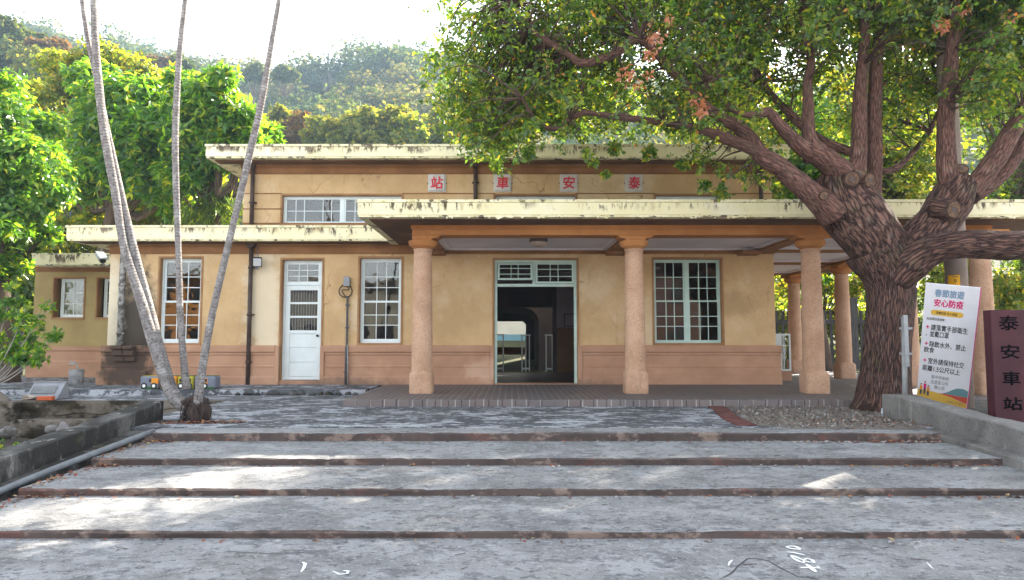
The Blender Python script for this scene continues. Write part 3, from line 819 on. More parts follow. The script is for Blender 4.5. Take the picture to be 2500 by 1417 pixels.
def wall_grid(mb, x0, x1, z0, z1, holes, yf, t, mi=0, mr=0):
    """wall slab with rectangular openings; faces only where air meets wall"""
    xs = sorted({x0, x1, *[h[0] for h in holes], *[h[1] for h in holes]}); zs = sorted({z0, z1, *[h[2] for h in holes], *[h[3] for h in holes]})
    def solid(i, j):
        if i < 0 or j < 0 or i >= len(xs) - 1 or j >= len(zs) - 1: return False
        cx, cz = (xs[i] + xs[i + 1]) / 2, (zs[j] + zs[j + 1]) / 2
        return not any(h[0] < cx < h[1] and h[2] < cz < h[3] for h in holes)
    for i in range(len(xs) - 1):
        for j in range(len(zs) - 1):
            if not solid(i, j): continue
            a, b_, c, d = xs[i], xs[i + 1], zs[j], zs[j + 1]
            mb.add([(a, yf, c), (b_, yf, c), (b_, yf, d), (a, yf, d)], [(0, 1, 2, 3)], mi)
            mb.add([(a, yf + t, c), (b_, yf + t, c), (b_, yf + t, d), (a, yf + t, d)], [(3, 2, 1, 0)], mr)
            if not solid(i - 1, j): mb.add([(a, yf, c), (a, yf, d), (a, yf + t, d), (a, yf + t, c)], [(0, 1, 2, 3)], mi)
            if not solid(i + 1, j): mb.add([(b_, yf, c), (b_, yf + t, c), (b_, yf + t, d), (b_, yf, d)], [(0, 1, 2, 3)], mi)
            if not solid(i, j - 1): mb.add([(a, yf, c), (a, yf + t, c), (b_, yf + t, c), (b_, yf, c)], [(0, 1, 2, 3)], mi)
            if not solid(i, j + 1): mb.add([(a, yf, d), (b_, yf, d), (b_, yf + t, d), (a, yf + t, d)], [(0, 1, 2, 3)], mi)


def pxrect(x0, x1, y0, y1, Y):
    ym = (y0 + y1) / 2
    return (xr(x0, Y, ym), xr(x1, Y, ym), zr(y1, Y), zr(y0, Y))


W1 = pxrect(388, 490, 630, 840, YF); DR = pxrect(685, 785, 634, 960, YF); W2 = pxrect(877, 980, 630, 840, YF)
MD = pxrect(1206, 1410, 634, 960, YF); W3 = pxrect(1596, 1763, 632, 840, YF)
DR = (DR[0], DR[1], -.02, DR[3]); MD = (MD[0], MD[1], -.02, MD[3])
ZS1 = 2.955      # underside of lower slabs
g = MB(); wall_grid(g, XW0, XW1, -.05, ZS1 + .05, [W1, DR, W2, MD, W3], YF, .26, 0, 1)
g.box(XW0, XW0 + .25, YF + .262, YB, -.05, ZS1 + .05, 0)
g.build('wall', [stucco, lilac_m], ST, fixn=False)
# right side wall with a side door
g = MB(); g.box(XW1 - .25, XW1, YF + .262, 15.6, -.05, ZS1, 0); g.box(XW1 - .25, XW1, 16.9, YB, -.05, ZS1, 0); g.box(XW1 - .25, XW1, 15.6, 16.9, 2.2, ZS1, 0)
g.build('side_wall', stucco, ST)
# upper storey
UA = pxrect(688, 981, 477, 549, YU); UB = pxrect(1208, 1406, 477, 549, YU); UC = pxrect(1600, 1757, 477, 549, YU)
ZS2 = zr(389, YE2)
g = MB(); wall_grid(g, XU0, XU1, 2.95, ZS2 + .08, [UA, UB, UC], YU, .22, 0, 1)
g.box(XU0, XU0 + .22, YU + .222, YB, 2.95, ZS2 + .08, 0); g.box(XU1 - .22, XU1, YU + .222, YB, 2.95, ZS2 + .08, 0); g.box(XU0, XU1, YB - .2, YB, 2.95, ZS2 + .08, 0)
g.build('upper_wall', [stucco, lilac_m], ST, fixn=False)

# dado: moulded brown base of the walls
def dado_profile(Y, k=1.0):
    z = lambda p: zr(p, Y)
    P = [(.0, -.04), (.085, -.04), (.085, z(921)), (.055, z(918)), (.055, z(897)), (.068, z(895)), (.05, z(892)), (.045, z(869)), (.062, z(866)), (.062, z(862)), (.09, z(859)), (.09, z(846)), (.075, z(843.5)), (.0, z(843.5))]
    return [(Y - p * k, zz) for p, zz in P]


g = MB(); J = .085
runs = [(XW0 - .085, DR[0] - J), (DR[1] + J, MD[0] - J), (MD[1] + J, XW1 + .085)]
for a, b_ in runs: g.prismx(dado_profile(YF), a, b_)
for a, b_ in ((DR[0] - J, DR[0]), (DR[1], DR[1] + J), (MD[0] - J, MD[0]), (MD[1], MD[1] + J)):
    g.box(a, b_, YF - .083, YF + .01, -.04, zr(845, YF))
g.box(XW0 - .085, XW0, YF, YB, -.04, zr(846, YF)); g.box(XW1, XW1 + .085, YF, 15.6, -.04, zr(846, YF))
g.build('dado', dado_m, ST, bevel=.006)
# frieze bands under the slabs
g = MB()
zf = lambda p: zr(p, YF)
for a, b_ in ((XW0 - .02, XW1 + .02),):
    g.prismx([(YF + .01, ZS1), (YF - .06, ZS1), (YF - .06, zf(601)), (YF - .035, zf(604)), (YF - .03, zf(617)), (YF - .018, zf(619)), (YF - .018, zf(621)), (YF + .01, zf(621))], a, b_)
g.build('frieze', trim_m, ST)
g = MB(); zu = lambda p: zr(p, YU)
g.prismx([(YU + .01, ZS2 + .03), (YU - .13, ZS2 + .03), (YU - .13, zu(408)), (YU - .09, zu(410)), (YU - .05, zu(413)), (YU - .045, zu(423)), (YU - .02, zu(426)), (YU + .01, zu(426))], XU0 - .04, XU1 + .04)
g.build('upper_frieze', trim_m, ST)
g = MB()
for p in (472.5, 510):
    for a, b_ in ((XU0 - .012, UA[0]), (UA[1], UB[0]), (UB[1], UC[0]), (UC[1], XU1 + .012)):
        g.box(a, b_, YU - .016, YU + .02, zu(p + 1.6), zu(p - .6))
g.box(XU0, XU1, YU - .02, YU + .02, zu(548), zu(544.5))
g.build('string_course', trim_m, ST)


# flat concrete roofs: slab with lip, fascia and soffit
def roof(name, x0, x1, y0, y1, zb, zt, lipl=True):
    g = MB(); g.box(x0, x1, y0, y1, zb + .035, zt - .05, 0)
    o = g.build(name, fascia_m, ST, bevel=.006)
    g = MB(); g.box(x0 - .018, x1 + .018, y0 - .018, y1, zt - .0495, zt, 0); g.box(x0 + .012, x1 - .012, y0 + .012, y1 - .01, zb, zb + .0345, 0)
    g.build('fascia_lip', lip_m, o, bevel=.004)
    g = MB(); g.box(x0 + .1, x1 - .1, y0 + .1, y1 - .05, zt + .001, zt + .02); g.build('roof_deck', roof_m, o)
    return o


RL = roof('lower_roof', xr(162, YE1, 570), -2.44, YE1, YB + .3, zr(588, YE1), zr(550.5, YE1))
g = MB(); zb = zr(588, YE1)
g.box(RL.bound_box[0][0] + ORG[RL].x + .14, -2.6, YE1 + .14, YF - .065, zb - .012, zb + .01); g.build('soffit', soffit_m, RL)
CX1 = 9.7
zc0, zc1 = zr(530, YC), zr(487.5, YC)
RC = roof('porch_canopy', xr(873, YC, 510), CX1, YC, YB + 1.2, zc0, zc1)
g = MB(); g.box(xr(873, YC, 510) + .16, CX1 - .16, YC + .17, YF - .03, zc0 - .015, zc0 + .002); g.box(5.7, CX1 - .16, YF, YB + 1, zc0 - .015, zc0 + .002)
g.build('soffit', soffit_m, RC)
# curling flakes of old paint along the canopy's lower edge
rg = random.Random(9)
for i in range(60):
    g = MB(); x = rg.uniform(-2.3, 9.3); wd = rg.uniform(.03, .2); h = rg.uniform(.012, .045); yy = YC + .004 - rg.uniform(0, .02)
    g.add([(x, yy, zc0 + .012), (x + wd, yy, zc0 + .012), (x + wd * rg.uniform(.3, .9), yy - rg.uniform(.0, .03), zc0 - h), (x + wd * .3, yy + .008, zc0 + .014)], [(0, 2, 1), (0, 1, 3), (1, 2, 3), (0, 3, 2)]); g.build('paint_flake', lip_m, RC)
RU = roof('upper_roof', xr(502, YE2, 370), 5.86, YE2, YB + 1.2, zr(386, YE2), zr(352.5, YE2))
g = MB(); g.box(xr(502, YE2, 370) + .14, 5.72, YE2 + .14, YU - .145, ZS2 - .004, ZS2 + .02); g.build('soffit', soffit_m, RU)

# porch: columns, beams, ceiling
COLS = [(1031, 12.3), (1550, 12.3), (1984, 12.3)]
colxy = [(xr(px, Y, 800), Y) for px, Y in COLS] + [(8.12, 11.95), (8.12, 14.2), (8.12, 17.0), (8.12, 19.9)]
BZ0, BZ1 = zr(572, 12.0), 2.93
CZ = zr(586, 12.1)


def column(x, y, square=False):
    p = 5 if not square else 7
    b = .208
    g = MB(); g.lathe([(b * .97, -.02, p), (b, .02, p), (b * 1.0, .30, p), (b * .985, .335, p), (.19, .375, 3), (.185, .385, 2), (.184, .40, 2), (.182, 1.0), (.172, 1.8), (.160, 2.40), (.158, CZ - .175), (.163, CZ - .172), (.172, CZ - .165), (.172, CZ - .15), (.163, CZ - .145)], x, y, 48)
    o = g.build('column', col_m, ST)
    g = MB(); g.lathe([(.16, CZ - .146), (.18, CZ - .125), (.215, CZ - .10), (.237, CZ - .088), (.237, CZ - .08), (.225, CZ - .076), (.252, CZ - .062), (.257, CZ - .045), (.252, CZ - .03), (.258, CZ - .025), (.258, CZ - .004), (.25, CZ)], x, y, 48)
    g.build('capital', beam_m, o)


for i, (x, y) in enumerate(colxy): column(x, y, i >= 2)
# main beam along the front with stepped brackets over the capitals
BY0, BY1 = 12.1, 12.5
BXL, BXR = colxy[0][0] - .17, CX1 - 1.25
g = MB(); g.box(BXL, BXR, BY0, BY1, BZ0, BZ1); g.box(BXL - .02, BXR, BY0 - .035, BY0 - .001, BZ1 - .05, BZ1 + .02); g.box(BXL - .01, BXR, BY0 - .012, BY0 - .0005, BZ0 - .002, BZ0 + .02)
g.build('beam', beam_m, ST, bevel=.006)
g = MB()
def bracket(mb, x, l, r):
    z0 = CZ + .0; P = [(x - .17 - l, BZ0 - .001)] if l else [(x - .17, BZ0 - .001)]
    if l: P += [(x - .17 - l * .7, BZ0 - .015), (x - .17 - l * .55, BZ0 - .045), (x - .17 - l * .1, z0 + .03), (x - .17, z0)]
    else: P += [(x - .17, z0)]
    if r: P += [(x + .17, z0), (x + .17 + r * .1, z0 + .03), (x + .17 + r * .55, BZ0 - .045), (x + .17 + r * .7, BZ0 - .015), (x + .17 + r, BZ0 - .001)]
    else: P += [(x + .17, z0), (x + .17, BZ0 - .001)]
    mb.poly([(a, BY0 + .012, b_) for a, b_ in P], (0, 1, 0), .37)
for x, l in ((colxy[0][0], 0), (colxy[1][0], .19), (colxy[2][0], .19)):
    g = MB(); bracket(g, x, l, .19); g.build('bracket', beam_m, ST, bevel=.005)
for x, y in colxy[3:]:
    g = MB(); g.box(x - .17, x + .17, y - .2, y + .2, CZ, BZ0 - .001); g.box(x - .19, x + .19, y - .5, y + .5, BZ0 - .035, BZ0 - .001); g.build('bracket', beam_m, ST, bevel=.005)
def cross_beam(*boxes):
    g = MB()
    for b_ in boxes: g.box(*b_)
    g.build('cross_beam', trim_m, ST, bevel=.006)


for x in (colxy[0][0], colxy[1][0]):
    cross_beam((x - .15, x + .15, BY1 + .001, YF - .061, BZ0 + .01, 2.94), (x - .19, x + .19, YF - .42, YF - .062, zf(626), BZ0 + .009))
cross_beam((colxy[2][0] - .15, colxy[2][0] + .15, BY1 + .001, YF + .3, BZ0 + .01, 2.94), (colxy[2][0] - .55, colxy[2][0] - .151, YF - .42, YF - .062, zf(626), BZ0 + .009))
cross_beam((7.94, 8.3, BY1 + .001, YB + .6, BZ0, 2.94))
for yy in (14.5, 16.9, 19.7): cross_beam((XW1 + .002, 7.939, yy, yy + .3, BZ0 + .02, 2.94))
zp = 2.865
bays = [(colxy[0][0] + .152, colxy[1][0] - .152, BY1 + .002, YF - .062), (colxy[1][0] + .152, colxy[2][0] - .152, BY1 + .002, YF - .062), (colxy[2][0] + .152, 7.938, BY1 + .002, 14.498),
        (XW1 + .005, 7.938, 14.802, 16.898), (XW1 + .005, 7.938, 17.202, 19.698)]
for a, b_, c, d in bays:
    g = MB(); g.box(a, b_, c, d, zp, zp + .012)
    m_ = .13
    for q in ((a + .002, b_ - .002, c + .002, c + m_), (a + .002, b_ - .002, d - m_, d - .002), (a + .002, a + m_, c + m_ + .001, d - m_ - .001), (b_ - m_, b_ - .002, c + m_ + .001, d - m_ - .001)):
        g.box(*q, zp - .035, zp - .001)
    g.build('porch_ceiling', ceil_m, ST, bevel=.008)

# ---- windows
def sash_mesh(x0, x1, z0, z1, y, fw, vx, vz, t=.035, mw=.016, bot=None):
    """sash frame with muntins; vx, vz are fractions of the clear glass"""
    g = MB(); bt = bot or fw
    g.box(x0, x0 + fw, y, y + t, z0, z1); g.box(x1 - fw, x1, y, y + t, z0, z1)
    g.box(x0 + fw, x1 - fw, y + .001, y + t - .001, z0, z0 + bt); g.box(x0 + fw, x1 - fw, y + .001, y + t - .001, z1 - fw, z1)
    gx0, gx1, gz0, gz1 = x0 + fw, x1 - fw, z0 + bt, z1 - fw
    for f in vx: c = gx0 + (gx1 - gx0) * f; g.box(c - mw / 2, c + mw / 2, y + .006, y + t - .004, gz0, gz1)
    for f in vz: c = gz0 + (gz1 - gz0) * f; g.box(gx0, gx1, y + .007, y + t - .005, c - mw / 2, c + mw / 2)
    return g, (gx0, gx1, gz0, gz1)


def add_sash(win, x0, x1, z0, z1, y, fw, vx, vz, mat, **k):
    g, q = sash_mesh(x0, x1, z0, z1, y, fw, vx, vz, **k)
    g.build('sash', mat, win)
    p = MB(); p.box(q[0] - .004, q[1] + .004, y + .016, y + .020, q[2] - .004, q[3] + .004); p.build('pane', glass_m, win)


def surround(win, h, Y, wd=.034, bottom=True):
    g = MB(); a, b_, c, d = h; p = .016
    g.box(a - wd, a, Y - p, Y + .02, c if bottom else 0, d + wd); g.box(b_, b_ + wd, Y - p, Y + .02, c if bottom else 0, d + wd)
    g.box(a, b_, Y - p, Y + .02, d, d + wd)
    # brown reveals
    t = .14
    g.box(a - .002, a + .012, Y - .002, Y + t, c, d); g.box(b_ - .012, b_ + .002, Y - .002, Y + t, c, d); g.box(a + .012, b_ - .012, Y - .0021, Y + t, d - .012, d + .002)
    if bottom: g.box(a - .03, b_ + .03, Y - .03, Y + t, c - .03, c + .018)
    g.build('surround', surr_m, win)


def frame_mesh(h, Y, fw, dep=.07):
    a, b_, c, d = h; g = MB()
    g.box(a, a + fw, Y, Y + dep, c, d); g.box(b_ - fw, b_, Y, Y + dep, c, d)
    g.box(a + fw, b_ - fw, Y + .001, Y + dep - .001, d - fw, d); g.box(a + fw, b_ - fw, Y - .02, Y + dep - .001, c, c + fw)
    return g


NA = (.36, .64)


def double_hung(h, Y, mat, label=None):
    yi = Y + .10
    a, b_, c, d = h; ins = (a + .012, b_ - .012, c + .018, d - .012)
    g = frame_mesh(ins, yi, .03)
    win = g.build('window', mat, ST, label)
    a, b_, c, d = ins[0] + .031, ins[1] - .031, ins[2] + .031, ins[3] - .031
    m_ = (c + d) / 2 - .02
    add_sash(win, a, b_, m_ - .015, d, yi + .036, .04, NA, (.34, .62), mat)
    add_sash(win, a, b_, c, m_ + .02, yi + .002, .04, NA, (.38, .66), mat, t=.032, bot=.055)
    surround(win, h, Y)
    return win


double_hung(W1, YF, white_p); double_hung(W2, YF, white_p)
# large paired window under the porch
a, b_, c, d = W3; ins = (a + .012, b_ - .012, c + .018, d - .012); yi = YF + .10
g = frame_mesh(ins, yi, .03); mid = (a + b_) / 2; g.box(mid - .035, mid + .035, yi + .0015, yi + .068, c + .05, d - .045)
win = g.build('window', aqua_p, ST, 'wide paired window with pale green frame')
for x0, x1 in ((ins[0] + .031, mid - .036), (mid + .036, ins[1] - .031)):
    zm = (ins[2] + ins[3]) / 2 - .0
    add_sash(win, x0, x1, zm - .02, ins[3] - .031, yi + .036, .03, (.36, .66), (.33, .62), aqua_p)
    add_sash(win, x0, x1, ins[2] + .031, zm + .018, yi + .002, .03, (.36, .66), (.36, .62), aqua_p, t=.032)
surround(win, W3, YF)
# upper storey windows: two wide sashes with an off-centre grid each
for h in (UA, UB, UC):
    a, b_, c, d = h; yi = YU + .09; ins = (a + .012, b_ - .012, c + .018, d - .012)
    g = frame_mesh(ins, yi, .03); mid = (a + b_) / 2; g.box(mid - .03, mid + .03, yi + .0015, yi + .068, c + .05, d - .045)
    win = g.build('window', white_p, ST)
    for x0, x1 in ((ins[0] + .031, mid - .031), (mid + .031, ins[1] - .031)):
        add_sash(win, x0, x1, ins[2] + .031, ins[3] - .031, yi + .01, .035, (.17, .33, .68, .84), (.48,), white_p)
    surround(win, h, YU)

# white side door with a barred glass upper half and a transom light
a, b_, c, d = DR; yi = YF + .12; fx0, fx1 = xr(692, yi, 780), xr(783, yi, 780)
zt_ = zr(696, yi); zth = zr(929, YF)
g = MB(); g.box(a + .012, fx0 + .035, yi, yi + .07, zth, d - .012); g.box(fx1 - .03, b_ - .012, yi, yi + .07, zth, d - .012)
g.box(fx0 + .035, fx1 - .03, yi + .001, yi + .069, d - .05, d - .012); g.box(fx0 + .035, fx1 - .03, yi - .01, yi + .069, zt_ - .012, zt_ + .03)
door = g.build('door', white_p, ST, 'white panelled door with barred glass beneath a small transom light')
add_sash(door, fx0 + .037, fx1 - .032, zt_ + .031, d - .052, yi + .012, .04, NA, (.32, .66), white_p)
lx0, lx1, lz0, lz1 = fx0 + .037, fx1 - .032, zth + .006, zt_ - .014
zg0, zg1 = zr(807, yi), zr(709, yi); st = .1
g = MB(); g.box(lx0, lx0 + st, yi + .005, yi + .05, lz0, lz1); g.box(lx1 - .045, lx1, yi + .005, yi + .05, lz0, lz1)
gx0, gx1 = lx0 + st, lx1 - .045
g.box(gx0, gx1, yi + .006, yi + .049, zg1, lz1); g.box(gx0, gx1, yi + .006, yi + .049, lz0, lz0 + .06)
g.box(gx0, gx1, yi + .006, yi + .049, zr(815, yi), zg0)
for p in (740.5, 774): g.box(gx0, gx1, yi + .006, yi + .049, zr(p + 2.5, yi), zr(p - 2.5, yi))
pz = [lz0 + .062, zr(885.5, yi), zr(850, yi), zr(815, yi)]
for k in range(3): g.box(gx0 + .0005, gx1 - .0005, yi + .014, yi + .033, pz[k] + .008, pz[k + 1] - .008)
g.box(gx0, gx1, yi + .034, yi + .042, lz0 + .06, zr(815, yi))
g.build('door_leaf', white_p, door, bevel=.003)
g = MB(); g.box(gx0, gx1, yi + .026, yi + .03, zg0, zg1); g.build('pane', glass_m, door)
for k in range(1, 10):
    g = MB(); x = gx0 + (gx1 - gx0) * k / 10; g.box(x - .005, x + .005, yi + .010, yi + .016, zg0, zg1); g.build('bar', grey_m, door)
p = at(776, 820, yi)
g = MB(); g.tube([(p[0], yi + .01, p[2]), (p[0], yi - .035, p[2])], .012, 10); g.blob((p[0], yi - .05, p[2]), .028, .024, .028, amp=0)
g.build('handle', black_m, door)
surround(door, DR, YF, bottom=False)
g = MB(); g.box(DR[0], DR[1], YF - .01, YF + .3, -.03, zth - .002); g.build('threshold', dado_m, door)

# main entrance: pale green frame, two hinged transom lights, open doorway
a, b_, c, d = MD; yi = YF + .04
g = MB(); fw = .055; zt_ = zr(697, yi)
x0, x1 = a + .012, b_ - .012
g.box(x0, x0 + fw, yi, yi + .1, 0.0, d - .012); g.box(x1 - fw, x1, yi, yi + .1, 0.0, d - .012)
g.box(x0 + fw, x1 - fw, yi + .001, yi + .099, d - .06, d - .012); g.box(x0 + fw, x1 - fw, yi - .012, yi + .099, zt_ - .03, zt_ + .03)
mid = xr(1303.5, yi, 660); g.box(mid - .03, mid + .03, yi + .001, yi + .098, zt_ + .03, d - .06)
ent = g.build('entrance', aqua_p, ST, 'open entrance doorway in a pale green frame with two hinged transom lights')


def tilted_sash(x0, x1, z0, z1, ang, y):
    g, q = sash_mesh(x0, x1, z0, z1, 0, .04, (.37, .6), (.3, .72))
    pm = MB(); pm.box(q[0], q[1], .016, .020, q[2], q[3])
    for mm, nm, mt in ((g, 'sash', aqua_p), (pm, 'pane', glass_m)):
        out = MB(); ca, sa = cos(ang), sin(ang); vs = []
        zc_ = z1 if ang > 0 else (z0 + z1) / 2
        for v in mm.v:
            dy, dz = v[1], v[2] - zc_
            vs.append((v[0], y + dy * ca - dz * -sa * -1 * -1, zc_ + dz * ca + dy * sa))
        out.add(vs, mm.f); out.build(nm, mt, ent)


tilted_sash(x0 + fw + .012, mid - .035, zr(688, yi), d - .075, R(20), yi + .0)
tilted_sash(mid + .035, x1 - fw - .006, zt_ + .034, d - .064, R(6), yi + .0)
surround(ent, MD, YF, bottom=False)
g = MB(); g.box(x0 + .0, x1, YF - .05, YF + .28, -.03, .018); g.build('threshold', dado_m, ent)
g = MB(); g.box(xr(1242, yi, 697), xr(1252, yi, 697), yi - .03, yi - .0125, zt_ - .016, zt_ + .01); g.box(xr(1372, yi, 697), xr(1398, yi, 697), yi - .02, yi - .0125, zt_ - .02, zt_ + .012); g.build('notice_sticker', plate_m, ent)

# interior shell: floor, back wall with the platform doorway, partitions
g = MB(); g.box(XW0 + .26, XW1 - .26, YF + .27, YB, -.04, .006); g.build('hall_floor', M('hall_floor_tile', (.10, .075, .065), (.075, .055, .05), 2, rough=.35, bump=.05, coord=CW, spec=.5), ST)
OX0, OX1 = -.62, xr(1350, YB, 830); OZ = zr(706, YB)
zi = lambda p: zr(p, YB)
g = MB(); wall_grid(g, XW0 + .26, XW1 - .26, zi(800), ZS1, [(OX0, OX1, zi(800), OZ)], YB, .2, 0, 0)
g.build('back_wall', lilac_m, ST, fixn=False)
g = MB(); wall_grid(g, XW0 + .26, XW1 - .26, -.04, zi(800) - .001, [(OX0, OX1, -.04, zi(800) - .001)], YB - .02, .22, 0, 0)
g.build('back_wall_dado', inbrown_m, ST, fixn=False)
g = MB(); g.box(OX1, OX1 + .1, YB - .05, YB + .2, 0, OZ + .05); g.box(OX0 - .1, OX0, YB - .05, YB + .2, 0, OZ + .05); g.box(OX0, OX1, YB - .049, YB + .19, OZ, OZ + .05)
g.box(OX0, OX1, YB - .03, YB + .1, zi(751), zi(745)); g.box((OX0 + OX1) / 2 + .12, (OX0 + OX1) / 2 + .2, YB - .029, YB + .09, zi(745), OZ)
g.box(OX0, OX1, YB + .02, YB + .05, zi(745), OZ)
g.build('platform_doorway', dark_m, ST)
g = MB(); g.box(XW0 + .25, XW1 - .25, YF + .27, YB, ZS1 - .08, ZS1 - .03); g.build('hall_ceiling', lilac_m, ST)
g = MB(); g.box(-3.4, -3.3, YF + .27, YB - .03, 0, ZS1 - .09); g.box(2.75, 2.85, YF + .27, YB - .03, 0, ZS1 - .09); g.build('partition', lilac_m, ST)
# picture frame inside
g = MB(); q = pxrect(1377, 1412, 766, 798, YB - .04); g.box(q[0], q[1], YB - .06, YB - .03, q[2], q[3], 0); g.box(q[0] + .03, q[1] - .03, YB - .066, YB - .0605, q[2] + .03, q[3] - .03, 1)
g.build('picture_frame', [dark_m, lilac_m], label='dark framed picture hanging on the back wall inside the entrance hall', cat='picture')
# underpass beyond the platform doorway
UP = thing('underpass', (0, 24, 0), 'dark underpass with a bright opening seen through the station entrance', 'underpass')
g = MB()
T0, T1 = 22.2, 27.0
ox0, ox1 = xr(1190, T1, 800), xr(1284, T1, 800); oz0, oz1 = zr(848, T1), zr(785, T1)
tx0, tx1 = -1.6, xr(1316, T0, 830); tz = zr(752, T0)
pr = [(tx0, -.05), (tx0, tz)] + [(tx1 - .5 + .5 * sin(a), tz - .5 + .5 * cos(a)) for a in [i * pi / 2 / 8 for i in range(9)]] + [(tx1, -.05)]
n = len(pr)
g.add([(x, T0, z) for x, z in pr] + [(x, T1, z) for x, z in pr], [(i, i + 1, n + i + 1, n + i) for i in range(n - 1)] + [(n - 1, 0, n, 2 * n - 1)])
g.poly([(tx1 + .002, T0, tz + .005)] + [(x, T0, z) for x, z in pr[2:-1]], (0, 1, 0), .25); g.box(tx1 + .002, 5, T0, T0 + .25, -.05, 3.2); g.box(-5, tx0, T0, T0 + .25, -.05, 3.2); g.box(tx0, tx1 + .002, T0, T0 + .25, tz + .005, 3.2)
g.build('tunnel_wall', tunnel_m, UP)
g = MB(); ch = .12
fr = [(ox0, oz0), (ox0, oz1 - ch), (ox0 + ch, oz1), (ox1 - ch, oz1), (ox1, oz1 - ch), (ox1, oz0)]
g.box(tx0, ox0, T1, T1 + .2, -.05, tz); g.box(ox1, tx1, T1, T1 + .2, -.05, tz); g.box(ox0, ox1, T1, T1 + .2, oz1, tz); g.box(ox0, ox1, T1, T1 + .2, -.05, zr(882, T1))
g.poly([(ox0, T1, oz1), (ox0 + ch, T1, oz1), (ox0, T1, oz1 - ch)], (0, 1, 0), .2); g.poly([(ox1, T1, oz1), (ox1, T1, oz1 - ch), (ox1 - ch, T1, oz1)], (0, 1, 0), .2)
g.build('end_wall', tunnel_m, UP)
g = MB(); g.box(-3.5, 3, 31, 31.3, -.05, zr(817, 31)); g.build('blue_wall', M('blue_wall_paint', (.22, .42, .52), (.20, .38, .47), 2, coord=CW), UP)
g = MB(); g.box(-3.5, 3, 31.01, 31.31, zr(817, 31) + .002, 4.2); g.build('cream_wall', M('cream_wall_paint', (.82, .78, .68), (.76, .72, .62), 2, coord=CW), UP)
g = MB(); g.box(-2.2, ox1, 25.2, 25.7, .40, .46); g.box(-2.2, ox1, 25.65, 25.7, .46, zr(848, 25.7)); g.build('bench', inbrown_m, UP)
# ticket barriers
def gate_rail(name, px0, px1, py0, py1, Y, label, bars=3):
    q = pxrect(px0, px1, py0, py1, Y); g = MB(); t = .035
    for i in range(bars):
        x = q[0] + (q[1] - q[0] - t) * i / max(bars - 1, 1); g.box(x, x + t, Y, Y + t, .0, q[3])
    g.box(q[0] - .02, q[1] + .02, Y - .02, Y + t + .02, q[3], q[3] + .035); g.box(q[0], q[1], Y + .004, Y + t - .004, .06, .11)
    g.build(name, white_p, label=label, cat='ticket gate', bevel=.003)


gate_rail('ticket_gate', 1200, 1230, 819, 903, 20.6, 'white ticket barrier at the left of the hall doorway beyond', 2)
gate_rail('ticket_gate', 1273, 1294, 820, 903, 20.6, 'white slim ticket barrier standing in the middle of the inner doorway', 3)
gate_rail('ticket_gate', 1332, 1350, 820, 903, 20.4, 'white ticket barrier beside the right jamb of the inner doorway', 2)

# drainpipes with hopper heads
def downpipe(px, Y, ytop, ybot, r=.045, hop=True, zb=None):
    x = xr(px, Y, (ytop + ybot) / 2); yy = Y - .085; zt_ = zr(ytop, Y); z0 = zr(ybot, Y) if zb is None else zb
    g = MB(); g.tube([(x, yy, z0), (x, yy, zt_ - .1)], r, 14)
    k = z0 + .45
    while k < zt_ - .25:
        g.tube([(x, yy, k), (x, yy, k + .05)], r * 1.22, 14); g.box(x - r * 1.7, x + r * 1.7, yy + r * .6, Y, k + .012, k + .038); k += 1.0
    o = g.build('downpipe', pipe_m, ST)
    if hop:
        g = MB(); g.poly([(x - .10, yy - .09, zt_), (x + .10, yy - .09, zt_), (x + .10, yy - .09, zt_ - .06), (x + .05, yy - .09, zt_ - .13), (x - .05, yy - .09, zt_ - .13), (x - .10, yy - .09, zt_ - .06)], (0, 1, 0), .17)
        g.build('hopper', pipe_m, o, bevel=.008)


downpipe(613, YF, 593, 938, zb=-.01)
downpipe(619.5, YU, 398, 549); downpipe(1161.5, YU, 398, 500); downpipe(1854, YU, 398, 500)
# lichened corner pipe and the stone bracket it empties on
x = xr(303, YF, 740); yy = YF - .10
g = MB(); g.tube([(x, yy, zr(841, YF)), (x, yy, zr(600, YF))], .062, 14)
for p in (842, 818, 745, 700): g.tube([(x, yy, zr(p, YF)), (x, yy, zr(p - 6, YF))], .075, 14)
g.build('drainpipe', oldpipe_m, ST)
g = MB(); X0, X1 = xr(286, YF, 860), xr(338, YF, 860)
for k, (p0, p1, e) in enumerate(((845, 853, .26), (853.3, 868, .22), (868.3, 882, .15))):
    for s in (0, 1):
        xa = X0 + (X1 - X0) / 2 * s + .004; g.box(xa, xa + (X1 - X0) / 2 - .008, YF - e, YF - .06, zr(p1, YF), zr(p0, YF))
g.build('stone_bracket', dado_m, ST, bevel=.015)
# wider base block at the left corner
g = MB(); g.box(xr(247, YF, 920), xr(368, YF, 920), YF - .2, YF - .086, -.04, zr(905, YF)); g.build('base_block', dado_m, ST, bevel=.015)

